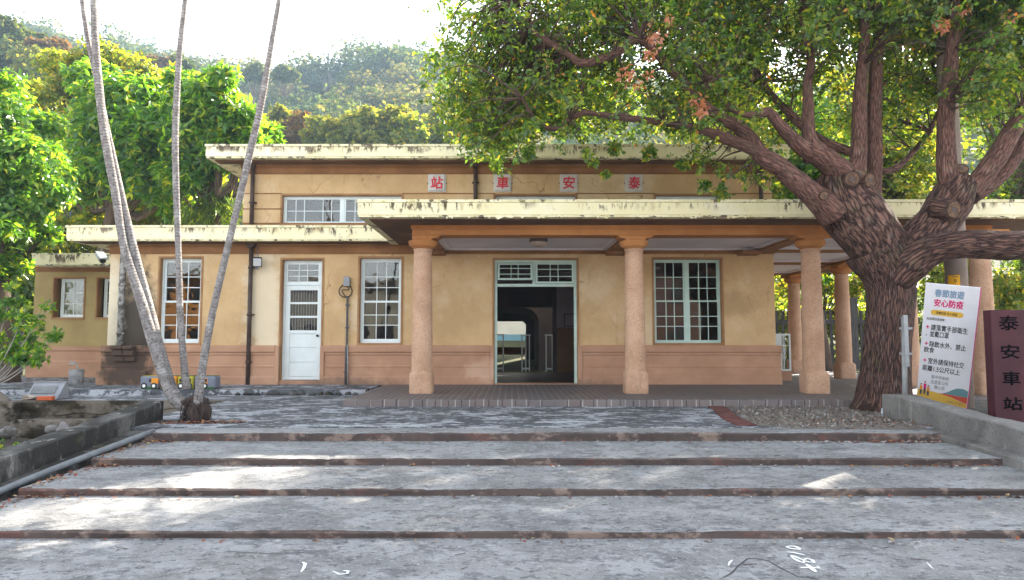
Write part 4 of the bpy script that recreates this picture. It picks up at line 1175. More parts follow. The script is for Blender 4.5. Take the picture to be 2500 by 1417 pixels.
# ================================================================== LEFT ANNEX
YA, YAE = 17.5, 16.9
AN = thing('annex_building', (-10.3, 17.5, 0), 'low ochre annex with two small white windows behind the left wing', 'building')
AX0, AX1 = xr(82, YA, 750), -8.2
V1 = pxrect(131, 205, 679, 777, YA); V2 = pxrect(237, 300, 679, 777, YA)
zAE = zr(648, YAE)
g = MB(); wall_grid(g, AX0, AX1, -.05, zAE + .05, [V1, V2], YA, .24, 0, 1); g.box(AX0, AX0 + .24, YA + .242, YA + 3, -.05, zAE + .05)
g.build('wall', [M('greenish_stucco', (.38, .29, .125), (.31, .23, .10), 1.2, 7, .9, .35, 90, .008, coord=CW, layers=[((.46, .37, .2), 1, .5, .72, (1, 1, .4), .6), ((.17, .12, .07), 1.3, .55, .75, (1, 1, .4), .6)]), dark_m], AN, fixn=False)
za = lambda p: zr(p, YA)
g = MB(); g.prismx([(YA + .01, -.05), (YA - .07, -.05), (YA - .07, za(884)), (YA - .05, za(880)), (YA - .05, za(858)), (YA - .08, za(856)), (YA - .08, za(847)), (YA + .01, za(846))], AX0 - .07, AX1); g.build('dado', dado_m, AN, bevel=.006)
g = MB(); g.prismx([(YA + .01, zAE + .02), (YA - .05, zAE + .02), (YA - .05, za(655)), (YA - .02, za(664)), (YA + .01, za(664))], AX0, AX1); g.build('frieze', trim_m, AN)
g = MB(); fx = xr(78, YAE, 630); g.box(fx, AX1, YAE, YA + 3, zAE + .03, zr(622, YAE)); o = g.build('roof', fascia_m, AN, bevel=.006)
g = MB(); g.box(fx - .01, AX1, YAE - .012, YA + 3, zr(622, YAE) + .0005, zr(622, YAE) + .035); g.box(fx + .01, AX1, YAE + .012, YA + 3, zAE, zAE + .0295); g.build('fascia_lip', lip_m, o)
for h in (V1, V2):
    a, b_, c, d = h; yi = YA + .13; ins = (a + .1, b_ - .012, c + .018, d - .012)
    win = frame_mesh(ins, yi, .04).build('window', white_p, AN)
    add_sash(win, ins[0] + .041, ins[1] - .041, ins[2] + .041, ins[3] - .041, yi + .01, .035, (.5,), (.33, .66), white_p)
    surround(win, h, YA, .03)
g = MB(); g.box(AX0 + .25, AX1, YA + 1.4, YA + 1.5, 0, zAE); g.build('inner_wall', dark_m, AN)

# ================================================================== THINGS ON THE BUILDING
CH = [('站', 1067, 'leftmost white square plaque with the red character 站'), ('車', 1227, 'white square plaque with red 車 just right of the downpipe'),
      ('安', 1388, 'white square plaque with the red character 安'), ('泰', 1547, 'rightmost white square plaque with the red character 泰')]
for ch, px, lab in CH:
    c = at(px, 448, YU); t = thing('name_plaque', (c[0], YU, c[2]), lab + ' on the upper wall', 'sign', 'name plaques on the upper wall')
    g = MB(); h = .193; g.box(c[0] - h, c[0] + h, YU - .03, YU - .001, c[2] - h, c[2] + h); g.build('back_plate', plate_m, t, bevel=.004)
    g = MB(); k = .165; g.box(c[0] - k, c[0] + k, YU - .062, YU - .0305, c[2] - k, c[2] + k); g.build('front_plate', plate_m, t, bevel=.004)
    g = MB(); put_text(g, ch, (c[0], YU - .062, c[2]), (1, 0, 0), (0, .0, 1), w=.262, h=.275, mi=1, offset=.035, lift=.001, depth=.006, shear=.06)
    put_text(g, ch, (c[0] + .004, YU - .062, c[2] - .002), (1, 0, 0), (0, 0, 1), w=.25, h=.265, mi=0, offset=.014, lift=.006, depth=.035, shear=.06)
    g.build('character', [red_m, plate_m], t)
    g = MB()
    for s in (-1, 1): g.disc((c[0] + s * (h + .012), YU - .004, c[2]), (0, -1, 0), .012, t=.02)
    g.build('bolt', black_m, t)

# electric box with a coil of cable and a conduit to the ground
c = at(848, 690, YF); t = thing('meter_box', (c[0], YF, 0), 'grey electric box with a loop of black cable and conduit beside the white door', 'electric box')
g = MB(); g.poly([(c[0] - .062, YF - .1, zr(700, YF)), (c[0] + .07, YF - .1, zr(700, YF)), (c[0] + .07, YF - .1, zr(681, YF)), (c[0] + .045, YF - .1, zr(676.5, YF)), (c[0] - .045, YF - .1, zr(676.5, YF)), (c[0] - .06, YF - .1, zr(681, YF))], (0, 1, 0), .1); g.build('box', grey_m, t, bevel=.01)
lc = at(845, 711, YF); g = MB(); g.tube([(lc[0] + .138 * cos(a), YF - .05 - .02 * sin(a * 2), lc[2] + .135 * sin(a)) for a in [i * 2 * pi / 28 for i in range(29)]], .012, 8, cap=False)
g.tube([(c[0], YF - .05, zr(700, YF)), (c[0] + .05, YF - .06, zr(708, YF)), (c[0] - .09, YF - .05, zr(709, YF)), (c[0] - .07, YF - .05, zr(718, YF)), (c[0], YF - .05, zr(727, YF))], .01, 8, res=.02); g.build('cable', black_m, t)
g = MB(); x = xr(848, YF, 830); g.tube([(x, YF - .05, zr(724, YF)), (x, YF - .05, zr(843, YF)), (x + .002, YF - .115, zr(850, YF)), (x + .002, YF - .115, 0)], .022, 10)
for p in (745, 800): g.box(x - .035, x + .035, YF - .075, YF, zr(p + 2, YF), zr(p - 2, YF))
g.box(x - .035, x + .035, YF - .14, YF - .08, zr(910, YF), zr(907, YF)); g.build('conduit', M('conduit_grey', (.09, .09, .095), None, bump=0), t)
g = MB(); g.tube([(x + .03, YF - .11, zr(842, YF)), (x + .055, YF - .13, 0.02)], .012, 8); g.build('thin_pipe', galv_m, t)
# floodlight beside the downpipe
c = at(628, 640, YF - .2); t = thing('floodlight', (c[0], YF, c[2]), 'small black floodlight mounted beside the downpipe', 'floodlight')
ex = Vector((cos(.35), sin(.35), 0)); ez = Vector((.1, -.25, 1)).normalized(); ey = ez.cross(ex).normalized()
cc = Vector((c[0], YF - .2, c[2])); g = MB(); g.obox(cc, ex, ey, ez, .095, .035, .10); g.build('housing', black_m, t, bevel=.008)
g = MB(); g.obox(cc - ey * .037, ex, ey, ez, .078, .004, .082); g.build('lens', M('lamp_lens', (.55, .56, .58), None, rough=.2, bump=0, spec=.6), t)
g = MB(); g.tube([cc + ey * .03, (c[0] - .02, YF - .1, c[2] + .1), (c[0] - .06, YF - .05, zr(608, YF)), (c[0] - .03, YF - .03, zr(598, YF))], .008, 6, res=.03); g.obox(cc - ez * .12, ex, ey, ez, .03, .03, .03); g.build('cable', pvc_m, t)
# security camera on the annex corner
c = at(247, 631, 16.4); t = thing('security_camera', c, 'grey bullet security camera by the annex roof corner', 'camera')
d0 = Vector((.62, -.62, -.42)).normalized(); cc = Vector(c); g = MB(); g.tube([cc - d0 * .22, cc + d0 * .16], .075, 20); g.build('body', galv_m, t)
g = MB(); g.disc(cc + d0 * .161, d0, .06, t=.006); g.build('lens', black_m, t)
g = MB(); s_ = d0.cross(Vector((0, 0, 1))).normalized(); u_ = s_.cross(d0); g.obox(cc + u_ * .085 + d0 * .03, d0, s_, u_, .24, .09, .01); g.build('sun_shield', galv_m, t)
g = MB(); g.tube([cc - d0 * .1 - u_ * .07, (c[0] - .08, 16.7, c[2] - .16), (c[0] - .05, 16.92, c[2] - .1)], .02, 8); g.tube([cc - d0 * .2, (c[0] + .2, 16.2, c[2] + .25), (-8.6, 15.4, c[2] + .1)], .009, 6, res=.05); g.build('bracket', galv_m, t)
# porch ceiling lamp
c = at(1315, 588, 13.0); zp -= .05; t = thing('ceiling_lamp', (c[0], 13.0, zp), 'round frosted dome lamp under the porch ceiling', 'lamp')
g = MB(); g.lathe([(.17, zp + .049), (.175, zp - .03), (.16, zp - .036)], c[0], 13.0, 32); g.build('rim', dark_m, t)
g = MB(); g.lathe([(.158, zp - .037), (.15, zp - .07), (.12, zp - .105), (.07, zp - .125), (.01, zp - .132)], c[0], 13.0, 32); g.build('dome', lampglass_m, t)

# ================================================================== PARAPETS
def parapet(name, xf, side, far, near, label, mat, wd=.27):
    """sloping stair wall: face at xf, far=(Y, ztop, zbot), near=(Y, ztop, zbot)"""
    t = thing(name, (xf, far[0], far[2]), label, 'wall')
    g = MB(); n = 24; rg = random.Random(2); vs = []
    for i in range(n + 1):
        f = i / n; y = far[0] + (near[0] - far[0]) * f; zt_ = far[1] + (near[1] - far[1]) * f; j = rg.gauss(0, .006)
        vs += [(xf + rg.gauss(0, .003), y, -.8), (xf + rg.gauss(0, .003), y, zt_ - .012 + j), (xf + side * .014, y, zt_ + j), (xf + side * wd, y, zt_ + j), (xf + side * (wd + .004), y, -.8)]
    fs = [(i * 5 + k, i * 5 + k + 1, i * 5 + k + 6, i * 5 + k + 5) for i in range(n) for k in range(4)] + [(0, 1, 2, 3, 4), tuple(n * 5 + k for k in range(5))]
    g.add(vs, fs); g.build('wall_body', mat, t)
    g = MB(); vs = []
    for i in range(n + 1):
        f = i / n; y = far[0] - .1 + (near[0] - far[0]) * f; zb = far[2] + (near[2] - far[2]) * f
        vs += [(xf - side * .002, y, zb - .02), (xf - side * .17, y, zb - .025 + rg.gauss(0, .004)), (xf - side * .185, y, zb - .04), (xf - side * .19, y, -.8), (xf - side * .002, y, -.8)]
    fs = [(i * 5 + k, i * 5 + k + 1, i * 5 + k + 6, i * 5 + k + 5) for i in range(n) for k in range(4)] + [(0, 1, 2, 3, 4), tuple(n * 5 + k for k in range(5))]
    g.add(vs, fs); g.build('kerb', mat, t)
    return t


def lerp_par(f, n, y): return tuple(f[k] + (n[k] - f[k]) * (y - f[0]) / (n[0] - f[0]) for k in range(3))


PF, PN = (9.02, .134, -.06), (6.08, -.128, -.33); PN2 = lerp_par(PF, PN, 2.6)
parapet('stair_wall', -4.5, -1, PF, PN2, 'weathered dark concrete stair wall on the left sloping down from the palm', para_m)
g = MB(); g.box(-4.95, -4.12, 8.9, 9.35, -.3, -.02)
QF, QN = (9.05, .19, -.06), (6.76, .05, -.17); QN2 = lerp_par(QF, QN, 2.6)
tR = parapet('stair_wall', 5.0, 1, QF, QN2, 'grey concrete stair wall on the right below the tilted notice board', paraR_m, .3)
g = MB(); c0 = at(2172, 966, 9.1); g.box(4.985, 5.31, 9.0, 9.42, -.4, .205); g.build('end_post', paraR_m, tR, bevel=.015)
# retaining wall of the sunken garden
t = thing('retaining_wall', (-9, 12, -.8), 'mossy crumbling retaining wall along the sunken garden on the left', 'wall')
g = MB(); n = 60; rg = random.Random(14); vs = []
for i in range(n + 1):
    x = -14 + 9.3 * i / n; b_ = -.28 - .06 * sin(x * 2.3) - .03 * sin(x * 7)
    vs += [(x, 12.05, -.103), (x, 11.945 + rg.gauss(0, .004), -.104), (x, 11.94 + rg.gauss(0, .006), -.2), (x, 11.945 + rg.gauss(0, .008), b_), (x, 11.983, b_ - .015), (x, 11.99, -.8)]
g.add(vs, [(i * 6 + k, (i + 1) * 6 + k, (i + 1) * 6 + k + 1, i * 6 + k + 1) for i in range(n) for k in range(5)]); g.build('wall_face', moss_m, t)
g = MB(); vs = []
for i in range(n + 1):
    x = -8.4 + 3.7 * i / n
    vs += [(x, 12.03, -.40 + rg.gauss(0, .006)), (x, 11.72 + rg.gauss(0, .012), -.40), (x, 11.70 + rg.gauss(0, .012), -.44), (x, 11.74 + rg.gauss(0, .015), -.8)]
g.add(vs, [(i * 4 + k, (i + 1) * 4 + k, (i + 1) * 4 + k + 1, i * 4 + k + 1) for i in range(n) for k in range(3)]); g.build('ledge', moss_m, t)
g = MB(); g.blob((-8.85, 11.85, -.45), .55, .28, .5, amp=.1, n=20); g.box(-9.5, -8.38, 11.72, 12.1, -.5, -.106); g.build('pier', moss_m, t, bevel=.02)
# broken edge of the apron
g = MB(); rg = random.Random(4)
for i in range(14):
    x = -5.1 + i * .17 + rg.uniform(-.04, .04); g.blob((x, 13.06 + rg.uniform(-.03, .03), -.09), rg.uniform(.04, .1), rg.uniform(.03, .07), rg.uniform(.03, .06), seed=i, amp=.25, n=10)
g.build('rubble', para_m, kind='stuff', label='broken concrete rubble along the edge of the apron', cat='rubble')
# conduit lying on the kerb of the left stair wall
pp = []
for (px, py), Y in zip(((374, 1053), (250, 1100), (120, 1150), (0, 1200), (-160, 1268)), (7.95, 7.1, 6.45, 5.92, 5.25)):
    p = at(px, py, Y); pp.append(p)
g = MB(); g.tube(pp, .03, 12, res=.2); g.build('pipe', pvc_m, label='grey plastic pipe lying beside the left stair wall', cat='pipe')

# ================================================================== PALM
BASE = at(470, 1020, 8.95)
PM = thing('palm', (BASE[0], 8.95, -.1), 'clump of slender ringed palm trunks rising from one root ball', 'palm')
g = MB(); bc = (BASE[0] + .02, 9.0, .0)
g.blob((bc[0] + .02, bc[1], -.02), .15, .17, .19, amp=.10, seed=3, n=26); g.blob((bc[0] - .03, bc[1] + .05, .12), .17, .17, .09, amp=.12, seed=4, n=22)
rg = random.Random(6)
for i in range(46):
    a = rg.uniform(pi * .75, 2.25 * pi); r0 = rg.uniform(.05, .14); z0 = rg.uniform(.06, .2)
    p0 = Vector((bc[0] + r0 * cos(a), bc[1] + r0 * sin(a), z0)); r1 = rg.uniform(.14, .18)
    pts = [p0, Vector((bc[0] + r1 * cos(a + .1), bc[1] + r1 * sin(a + .1), z0 - rg.uniform(.06, .12))), Vector((bc[0] + (r1 + .02) * cos(a + rg.uniform(-.3, .3)), bc[1] + (r1 + .02) * sin(a), -.1))]
    g.tube(pts, [.007, .006, .004], 5, res=.04)
g.build('root_ball', root_m, PM)
STEMS = [([(420, 966), (379, 850), (346, 740), (303, 600), (281, 470), (254, 320), (240, 200), (232, 90), (229, 0), (231, -80), (238, -200), (250, -320)], [14, 13.5, 12, 10, 9.5, 10, 9.5, 8.5, 8, 8, 8, 7], 8.98),
         ([(428, 966), (388, 850), (360, 740), (324, 600), (297, 480), (266, 340), (242, 220), (215, 100), (200, 0), (190, -80), (182, -200), (170, -330)], [13, 13, 12, 10, 8.5, 7.5, 6.5, 6, 5.5, 5.5, 5.5, 5], 9.06),
         ([(455, 952), (446, 850), (439, 740), (435, 600), (430, 460), (428, 330), (432, 220), (440, 110), (452, 0), (462, -80), (472, -200), (485, -330)], [9.5, 8, 7.5, 7.2, 7.5, 8, 7.5, 6.5, 5.8, 5.5, 5.5, 5], 9.1),
         ([(484, 972), (497, 880), (520, 760), (552, 620), (588, 470), (616, 350), (640, 240), (664, 100), (681, 0), (691, -80), (702, -200), (712, -330)], [10, 9, 8.5, 8, 8.3, 8.7, 8.2, 6.5, 5.5, 5.5, 5.5, 5], 8.9)]
tops = []
for k, (pts, rp, Y) in enumerate(STEMS):
    P = [at(a, b_, Y) for a, b_ in pts]; rr = [r / FPX * Y for r in rp]
    P = [(bc[0] + (.03 if k == 3 else -.07), 9.0, .06)] + P if k != 2 else P
    rr = [rr[0] * 1.15] + rr if k != 2 else rr
    g = MB(); g.tube(P, rr, 18, res=.03, rough=.05, seed=k)
    g.build('trunk', palm_m, PM); tops.append(P[-1])
# crowns of fronds above the frame
vs_, fs_, off = [], [], 0
rng = np.random.default_rng(5)
for tp in tops:
    for i in range(9):
        a = i * 2 * pi / 9 + rng.uniform(-.2, .2); el = rng.uniform(.3, 1.1); Lf = rng.uniform(1.3, 1.7)
        pts = []
        for k in range(13):
            s = k / 12; r = Lf * s * cos(el) + .1; z = tp[2] + Lf * s * sin(el) - .75 * s * s * Lf
            pts.append((tp[0] + cos(a) * r, tp[1] + sin(a) * r, z))
        pts = np.array(pts); d = unit(np.gradient(pts, axis=0)); side = unit(np.cross(d, [0, 0, 1]))
        Pp, Dd, Nn = [], [], []
        for k in range(2, 13):
            for sgn in (-1, 1):
                for m_ in (0, .5):
                    q = pts[k] if m_ == 0 else (pts[k] + pts[k - 1]) / 2
                    Pp.append(q); Dd.append(side[k] * sgn * .8 + d[k] * .7 + np.array([0, 0, -.25])); Nn.append(np.array([0, 0, 1.]))
        V, F = leaf_geo(np.array(Pp), unit(np.array(Dd)), np.array(Nn), np.full(len(Pp), .42), np.full(len(Pp), .05))
        vs_.append(V); fs_.append(F + off); off += len(V)
raw_mesh('fronds', np.concatenate(vs_), np.concatenate(fs_), frond_m, PM)

# ================================================================== CAMPHOR TREE
TB = at(2160, 1000, 10.3)
CT = thing('camphor_tree', (TB[0], 10.3, -.1), 'large camphor tree with furrowed bark, pruned stubs and a spreading leafy crown', 'tree')


def limb(mb, pts, n=18, res=.06, seed=0, rough=.05, mi=0, ridge=0):
    P = [at(a, b_, Y) for a, b_, Y, r in pts]; rr = [r / FPX * Y for a, b_, Y, r in pts]
    mb.tube(P, rr, n, mi, res, rough, seed, ridge=ridge); return P


g = MB()
limb(g, [(2155, 1018, 10.35, 84), (2156, 1000, 10.35, 71), (2158, 975, 10.35, 62), (2161, 920, 10.35, 56), (2166, 850, 10.35, 52), (2171, 770, 10.35, 51), (2172, 700, 10.35, 56), (2163, 650, 10.35, 70), (2140, 605, 10.35, 74)], 96, .03, 1, .05, 0, .014)
limb(g, [(2178, 690, 10.33, 40), (2150, 620, 10.33, 64), (2112, 560, 10.3, 72), (2075, 505, 10.3, 74), (2052, 460, 10.3, 64), (2050, 430, 10.3, 48), (2052, 412, 10.3, 24)], 84, .03, 2, .07, 0, .014)
limb(g, [(2180, 700, 10.3, 34), (2212, 640, 10.25, 56), (2250, 590, 10.2, 55), (2290, 540, 10.15, 47), (2325, 488, 10.1, 50), (2345, 450, 10.1, 45), (2352, 432, 10.1, 24)], 72, .03, 3, .07, 0, .013)
limb(g, [(2190, 690, 10.15, 30), (2225, 645, 10.0, 42), (2275, 612, 9.8, 36), (2330, 598, 9.65, 33), (2400, 596, 9.55, 34), (2470, 600, 9.45, 36), (2560, 590, 9.4, 34), (2680, 540, 9.3, 30), (2800, 470, 9.3, 24)], 56, .03, 4, .06, 0, .01)
g.blob(at(2160, 640, 10.3), .36, .3, .4, amp=.06, seed=2, n=30); g.blob(at(2050, 460, 10.3), .36, .3, .3, amp=.12, seed=5, n=26); g.blob(at(2345, 470, 10.1), .28, .25, .25, amp=.12, seed=7, n=24)
for a, b_, r in ((2120, 1003, .16), (2195, 1003, .17), (2158, 1012, .18)): g.blob(at(a, b_, 10.2), r, r * 1.1, .12, amp=.1, seed=int(a), n=16)
g.build('trunk', bark_m, CT)
g = MB()
L_ = []
L_.append(limb(g, [(2035, 520, 10.15, 42), (1985, 478, 10.05, 29), (1930, 430, 10.0, 25), (1885, 392, 9.95, 21), (1830, 362, 9.9, 15), (1770, 338, 9.8, 14), (1700, 315, 9.7, 11), (1620, 300, 9.6, 9), (1500, 285, 9.5, 8), (1430, 276, 9.5, 7), (1390, 292, 9.5, 6), (1355, 316, 9.5, 6), (1310, 295, 9.45, 4), (1275, 240, 9.4, 3)], seed=11))
L_.append(limb(g, [(1905, 410, 9.95, 20), (1862, 385, 9.95, 20), (1835, 345, 10.0, 19), (1800, 308, 10.1, 17), (1762, 290, 10.1, 14), (1700, 240, 10.1, 12), (1630, 160, 10.0, 11), (1560, 95, 9.9, 11), (1500, 132, 9.85, 11), (1425, 155, 9.8, 11), (1385, 132, 9.8, 9), (1335, 100, 9.75, 8), (1290, 65, 9.7, 5), (1245, 0, 9.7, 4)], seed=12))
L_.append(limb(g, [(2065, 440, 10.2, 40), (2035, 405, 10.1, 30), (1990, 370, 10.0, 27), (1975, 330, 10.0, 16), (1973, 260, 10.0, 14), (1972, 198, 10.0, 11), (1980, 140, 10.0, 9), (1960, 40, 10.0, 8), (1965, -120, 10.1, 6)], seed=13))
L_.append(limb(g, [(2000, 380, 10.0, 24), (1962, 362, 9.9, 20), (1930, 335, 9.8, 17), (1900, 302, 9.7, 14), (1876, 274, 9.7, 12), (1840, 281, 9.6, 9), (1790, 270, 9.5, 6), (1720, 200, 9.4, 4)], seed=14))
L_.append(limb(g, [(2080, 430, 10.25, 30), (2095, 390, 10.2, 20), (2098, 300, 10.2, 18), (2100, 230, 10.2, 16), (2105, 160, 10.2, 14), (2112, 40, 10.2, 12), (2100, -160, 10.3, 9)], seed=15))
L_.append(limb(g, [(2120, 500, 10.45, 30), (2134, 440, 10.45, 18), (2135, 330, 10.45, 17), (2137, 230, 10.45, 16), (2143, 120, 10.45, 14), (2165, 0, 10.5, 12), (2200, -180, 10.6, 9)], seed=16))
L_.append(limb(g, [(2330, 470, 10.1, 30), (2313, 420, 10.05, 24), (2310, 340, 10.05, 21), (2312, 250, 10.05, 19), (2325, 120, 10.1, 16), (2330, -60, 10.2, 12), (2320, -220, 10.3, 9)], seed=17))
L_.append(limb(g, [(2365, 470, 10.0, 30), (2392, 440, 9.95, 24), (2432, 385, 9.9, 24), (2470, 320, 9.85, 22), (2497, 280, 9.8, 20), (2540, 200, 9.75, 18), (2600, 60, 9.7, 14), (2640, -120, 9.7, 10)], seed=18))
L_.append(limb(g, [(2355, 480, 10.2, 26), (2400, 462, 10.2, 20), (2455, 415, 10.25, 18), (2500, 350, 10.3, 17), (2560, 270, 10.4, 15), (2640, 150, 10.5, 12)], seed=19))
L_.append(limb(g, [(2100, 380, 10.5, 12), (2000, 340, 10.9, 12), (1930, 280, 11.2, 10), (1860, 200, 11.4, 8), (1830, 100, 11.5, 7), (1850, -60, 11.5, 5)], seed=20))
L_.append(limb(g, [(2150, 420, 10.6, 8), (2190, 410, 10.8, 8), (2230, 370, 11.0, 7), (2270, 320, 11.2, 6), (2300, 250, 11.3, 4)], 12, seed=21))
g.build('limb', limb_m, CT)
# pruned stubs with pale cut faces
for (px, py, Y, r, d0) in ((2080, 438, 9.86, 20, (-.25, -1, -.1)), (2124, 441, 9.9, 20, (.35, -1, -.1)), (2098, 424, 9.9, 17, (0, -1, .6)), (2328, 512, 9.72, 24, (.3, -1, -.25)), (2349, 412, 9.95, 15, (-.3, -1, .5)), (1985, 366, 9.85, 10, (-.1, -1, .3)), (2012, 478, 9.84, 12, (-.2, -1, -.2))):
    g = MB(); f = MB(); p = Vector(at(px, py, Y)); d0 = Vector(d0).normalized(); r = r / FPX * Y
    g.tube([p - d0 * .28, p - d0 * .08, p], [r * 1.25, r * 1.05, r], 20, res=.05, rough=.06, seed=px)
    f.disc(p - d0 * .003, d0, r * .82, k=24, t=.012); f.disc(p + d0 * .008, d0, r * .3, 1, k=14, t=.004)
    o = g.build('stub', bark_m, CT); f.build('cut_face', [cut_m, dark_m], o)

# crown: leaf clumps through the crown's volume
rng = np.random.default_rng(3); crg = random.Random(33)


def in_poly(p, poly):
    x, y = p; c = False; j = len(poly) - 1
    for i in range(len(poly)):
        if (poly[i][1] > y) != (poly[j][1] > y) and x < (poly[j][0] - poly[i][0]) * (y - poly[i][1]) / (poly[j][1] - poly[i][1]) + poly[i][0]: c = not c
        j = i
    return c


def scatter(poly, n, y0, y1, r0, r1):
    xs = [p[0] for p in poly]; ys = [p[1] for p in poly]; out = []
    while len(out) < n:
        p = (crg.uniform(min(xs), max(xs)), crg.uniform(min(ys), max(ys)))
        if in_poly(p, poly):
            Y = crg.uniform(y0, y1); out.append((*at(p[0], p[1], Y), crg.uniform(r0, r1)))
    return out


PA = [(1052, -60), (1060, 60), (1072, 190), (1098, 260), (1145, 315), (1190, 370), (1225, 370), (1260, 330), (1330, 305), (1420, 312), (1560, 300), (1680, 290), (1760, 250), (1820, 150), (1900, 100), (2100, 75), (2300, 100), (2440, 150), (2600, 200), (2600, -60)]
cl = scatter(PA, 150, 8.7, 11.4, .28, .5)
PBk = [(1650, 330), (1850, 150), (2600, 120), (2600, 300), (2300, 300), (2170, 360), (2000, 310), (1900, 380), (1760, 330)]
cl += scatter(PBk, 60, 11.0, 12.8, .35, .55)
cl += scatter([(1720, 200), (1850, 90), (2600, 90), (2600, 250), (2300, 250), (2000, 260), (1800, 300)], 55, 11.0, 13.2, .32, .5)
cl += scatter([(1660, 380), (1700, 340), (1850, 370), (1890, 440), (1800, 460), (1720, 430)], 9, 10.2, 10.6, .12, .22)
cl += scatter([(1170, 380), (1200, 415), (1250, 395), (1230, 360)], 6, 9.0, 9.8, .14, .2)
cl += scatter([(2290, 150), (2560, 160), (2560, 290), (2420, 270), (2330, 230)], 14, 9.1, 9.8, .22, .38)
cl += scatter([(1650, 200), (1720, 320), (1640, 330), (1560, 280)], 9, 9.0, 9.6, .2, .3)
cl += scatter([(1640, 150), (1880, 90), (1860, 250), (1740, 345), (1640, 330)], 18, 9.0, 9.6, .22, .32)
cl += scatter([(1840, -40), (2320, -40), (2300, 150), (2150, 110), (1880, 150)], 26, 9.0, 9.7, .25, .4)
cl += scatter([(2170, 150), (2300, 150), (2310, 330), (2190, 330)], 18, 10.5, 11.0, .25, .4)
cl += scatter([(2330, 120), (2560, 120), (2560, 240), (2450, 270), (2350, 260)], 14, 9.1, 9.7, .22, .35)
fixed_ = scatter([(1655, 375), (1700, 350), (1850, 375), (1895, 440), (1800, 465), (1720, 440)], 26, 10.1, 10.7, .13, .22)
fixed_ += scatter([(1850, 110), (1990, 90), (1990, 220), (1860, 230)], 12, 11.0, 12.2, .25, .38)
fixed_ += scatter([(1045, 0), (1120, 60), (1130, 230), (1080, 200), (1060, 120)], 9, 9.2, 10.2, .12, .24)
fixed_ += scatter([(1240, 300), (1420, 300), (1700, 290), (1700, 335), (1560, 345), (1420, 345), (1300, 350), (1240, 385)], 26, 9.0, 10.4, .16, .28)
low = list(cl)
# crown above the picture, shaped to shade the steps except one sunlit streak
BAND = [(-.8, 7.3), (-2.1, 7.3), (-3.5, 6.3), (-4.4, 5.2), (-4.2, 4.3), (-2.5, 4.5), (-1.7, 5.5), (-1.2, 6.3)]   # sunlit streak on the steps


def project(p):
    d = p[1] * cos(PIT) + (p[2] - CAMZ) * sin(PIT)
    return (PCX + FPX * p[0] / d, PCY - FPX * (-p[1] * sin(PIT) + (p[2] - CAMZ) * cos(PIT)) / d)


def shadow_of(p, z=-.3): t = (p[2] - z) / sd.z; return (p[0] - sd.x * t, p[1] - sd.y * t)


PLOW = [(1560, 250), (1850, 150), (2700, 150), (2700, 330), (2300, 340), (2180, 390), (2000, 330), (1950, 420), (1700, 400)]
up_ = []; mid_ = []; tries = 0
while len(up_) < 300 and tries < 90000:
    tries += 1
    tx, ty = crg.uniform(-6.5, 6), crg.uniform(1.0, 7.6); z = crg.uniform(4.2, 9.2)
    if in_poly((tx, ty), BAND) or (ty < 4.9 and tx < 0 and crg.random() < .6): continue
    t = (z + .3) / sd.z; x, y = tx + sd.x * t, ty + sd.y * t
    if ((x - 5.0) / 6.8) ** 2 + ((y - 10.8) / 4.2) ** 2 + ((z - 4.8) / 4.9) ** 2 > 1 or (y > 13.6 and z < 5.4): continue
    q = project((x, y, z))
    if not (q[1] < -110 or (in_poly(q, PA) and y > 10)): continue
    (up_ if q[1] < -110 else mid_).append((x, y, z, crg.uniform(.38, .6)))
for _ in range(20000):  # extra clumps added to keep sun off the upper treads
    if len(mid_) > 110: break
    tx, ty = crg.uniform(-1.0, 5.5), crg.uniform(6.0, 7.6); z = crg.uniform(3.6, 5.6)
    if in_poly((tx, ty), BAND): continue
    t = (z + .3) / sd.z; x, y = tx + sd.x * t, ty + sd.y * t
    if y < 11.6 or y > 13.7 or (y > 13.2 and z < 5.2): continue
    if in_poly(project((x, y, z)), PLOW): mid_.append((x, y, z, crg.uniform(.25, .4)))
low += mid_
def lit(c): return in_poly(shadow_of(c), BAND)
cl = [c for c in low if not lit(c)] + [c for c in up_ if not lit(c)]
low = [c for c in low if not lit(c)] + fixed_
cl = low + cl[len(low) - len(fixed_):]
V, F = foliage(rng, low, 135000, .088, .048, k=5, droop=.7, squash=.85)
raw_mesh('crown', V, F, leaf_camphor, CT)
V, F = foliage(rng, cl[len(low):], 80000, .12, .07, k=5, droop=.6, squash=.85)
raw_mesh('upper_crown', V, F, leaf_camphor, CT)
cr = [(*at(a, b_, Y), r) for a, b_, Y, r in ((1605, 80, 9.0, .16), (1640, 45, 9.0, .1), (1590, 130, 9.0, .12), (1530, 175, 9.0, .14), (1545, 205, 9.0, .08), (1705, 260, 9.1, .16), (2300, 60, 9.2, .12), (2350, 20, 9.2, .1), (1580, 180, 9.0, .08), (2470, 35, 9.2, .08), (1340, 150, 9.1, .05))]
V, F = foliage(rng, cr, 260, .09, .045, k=4, droop=1.2)
raw_mesh('red_leaves', V, F, leaf_coral, CT)
# sprigs that hang in front of the roof
sp = [(*at(a, b_, Y), r) for a, b_, Y, r in ((1437, 372, 9.6, .05), (1450, 395, 9.6, .06), (1478, 425, 9.6, .05), (1500, 360, 9.7, .1), (1585, 372, 9.8, .09), (1290, 372, 9.6, .1), (1720, 452, 10.3, .1), (1760, 470, 10.4, .12), (1665, 400, 10.2, .08), (1215, 405, 9.4, .08))]
V, F = foliage(rng, sp, 900, .085, .05, k=4, droop=1)
raw_mesh('hanging_sprig', V, F, leaf_camphor, CT)
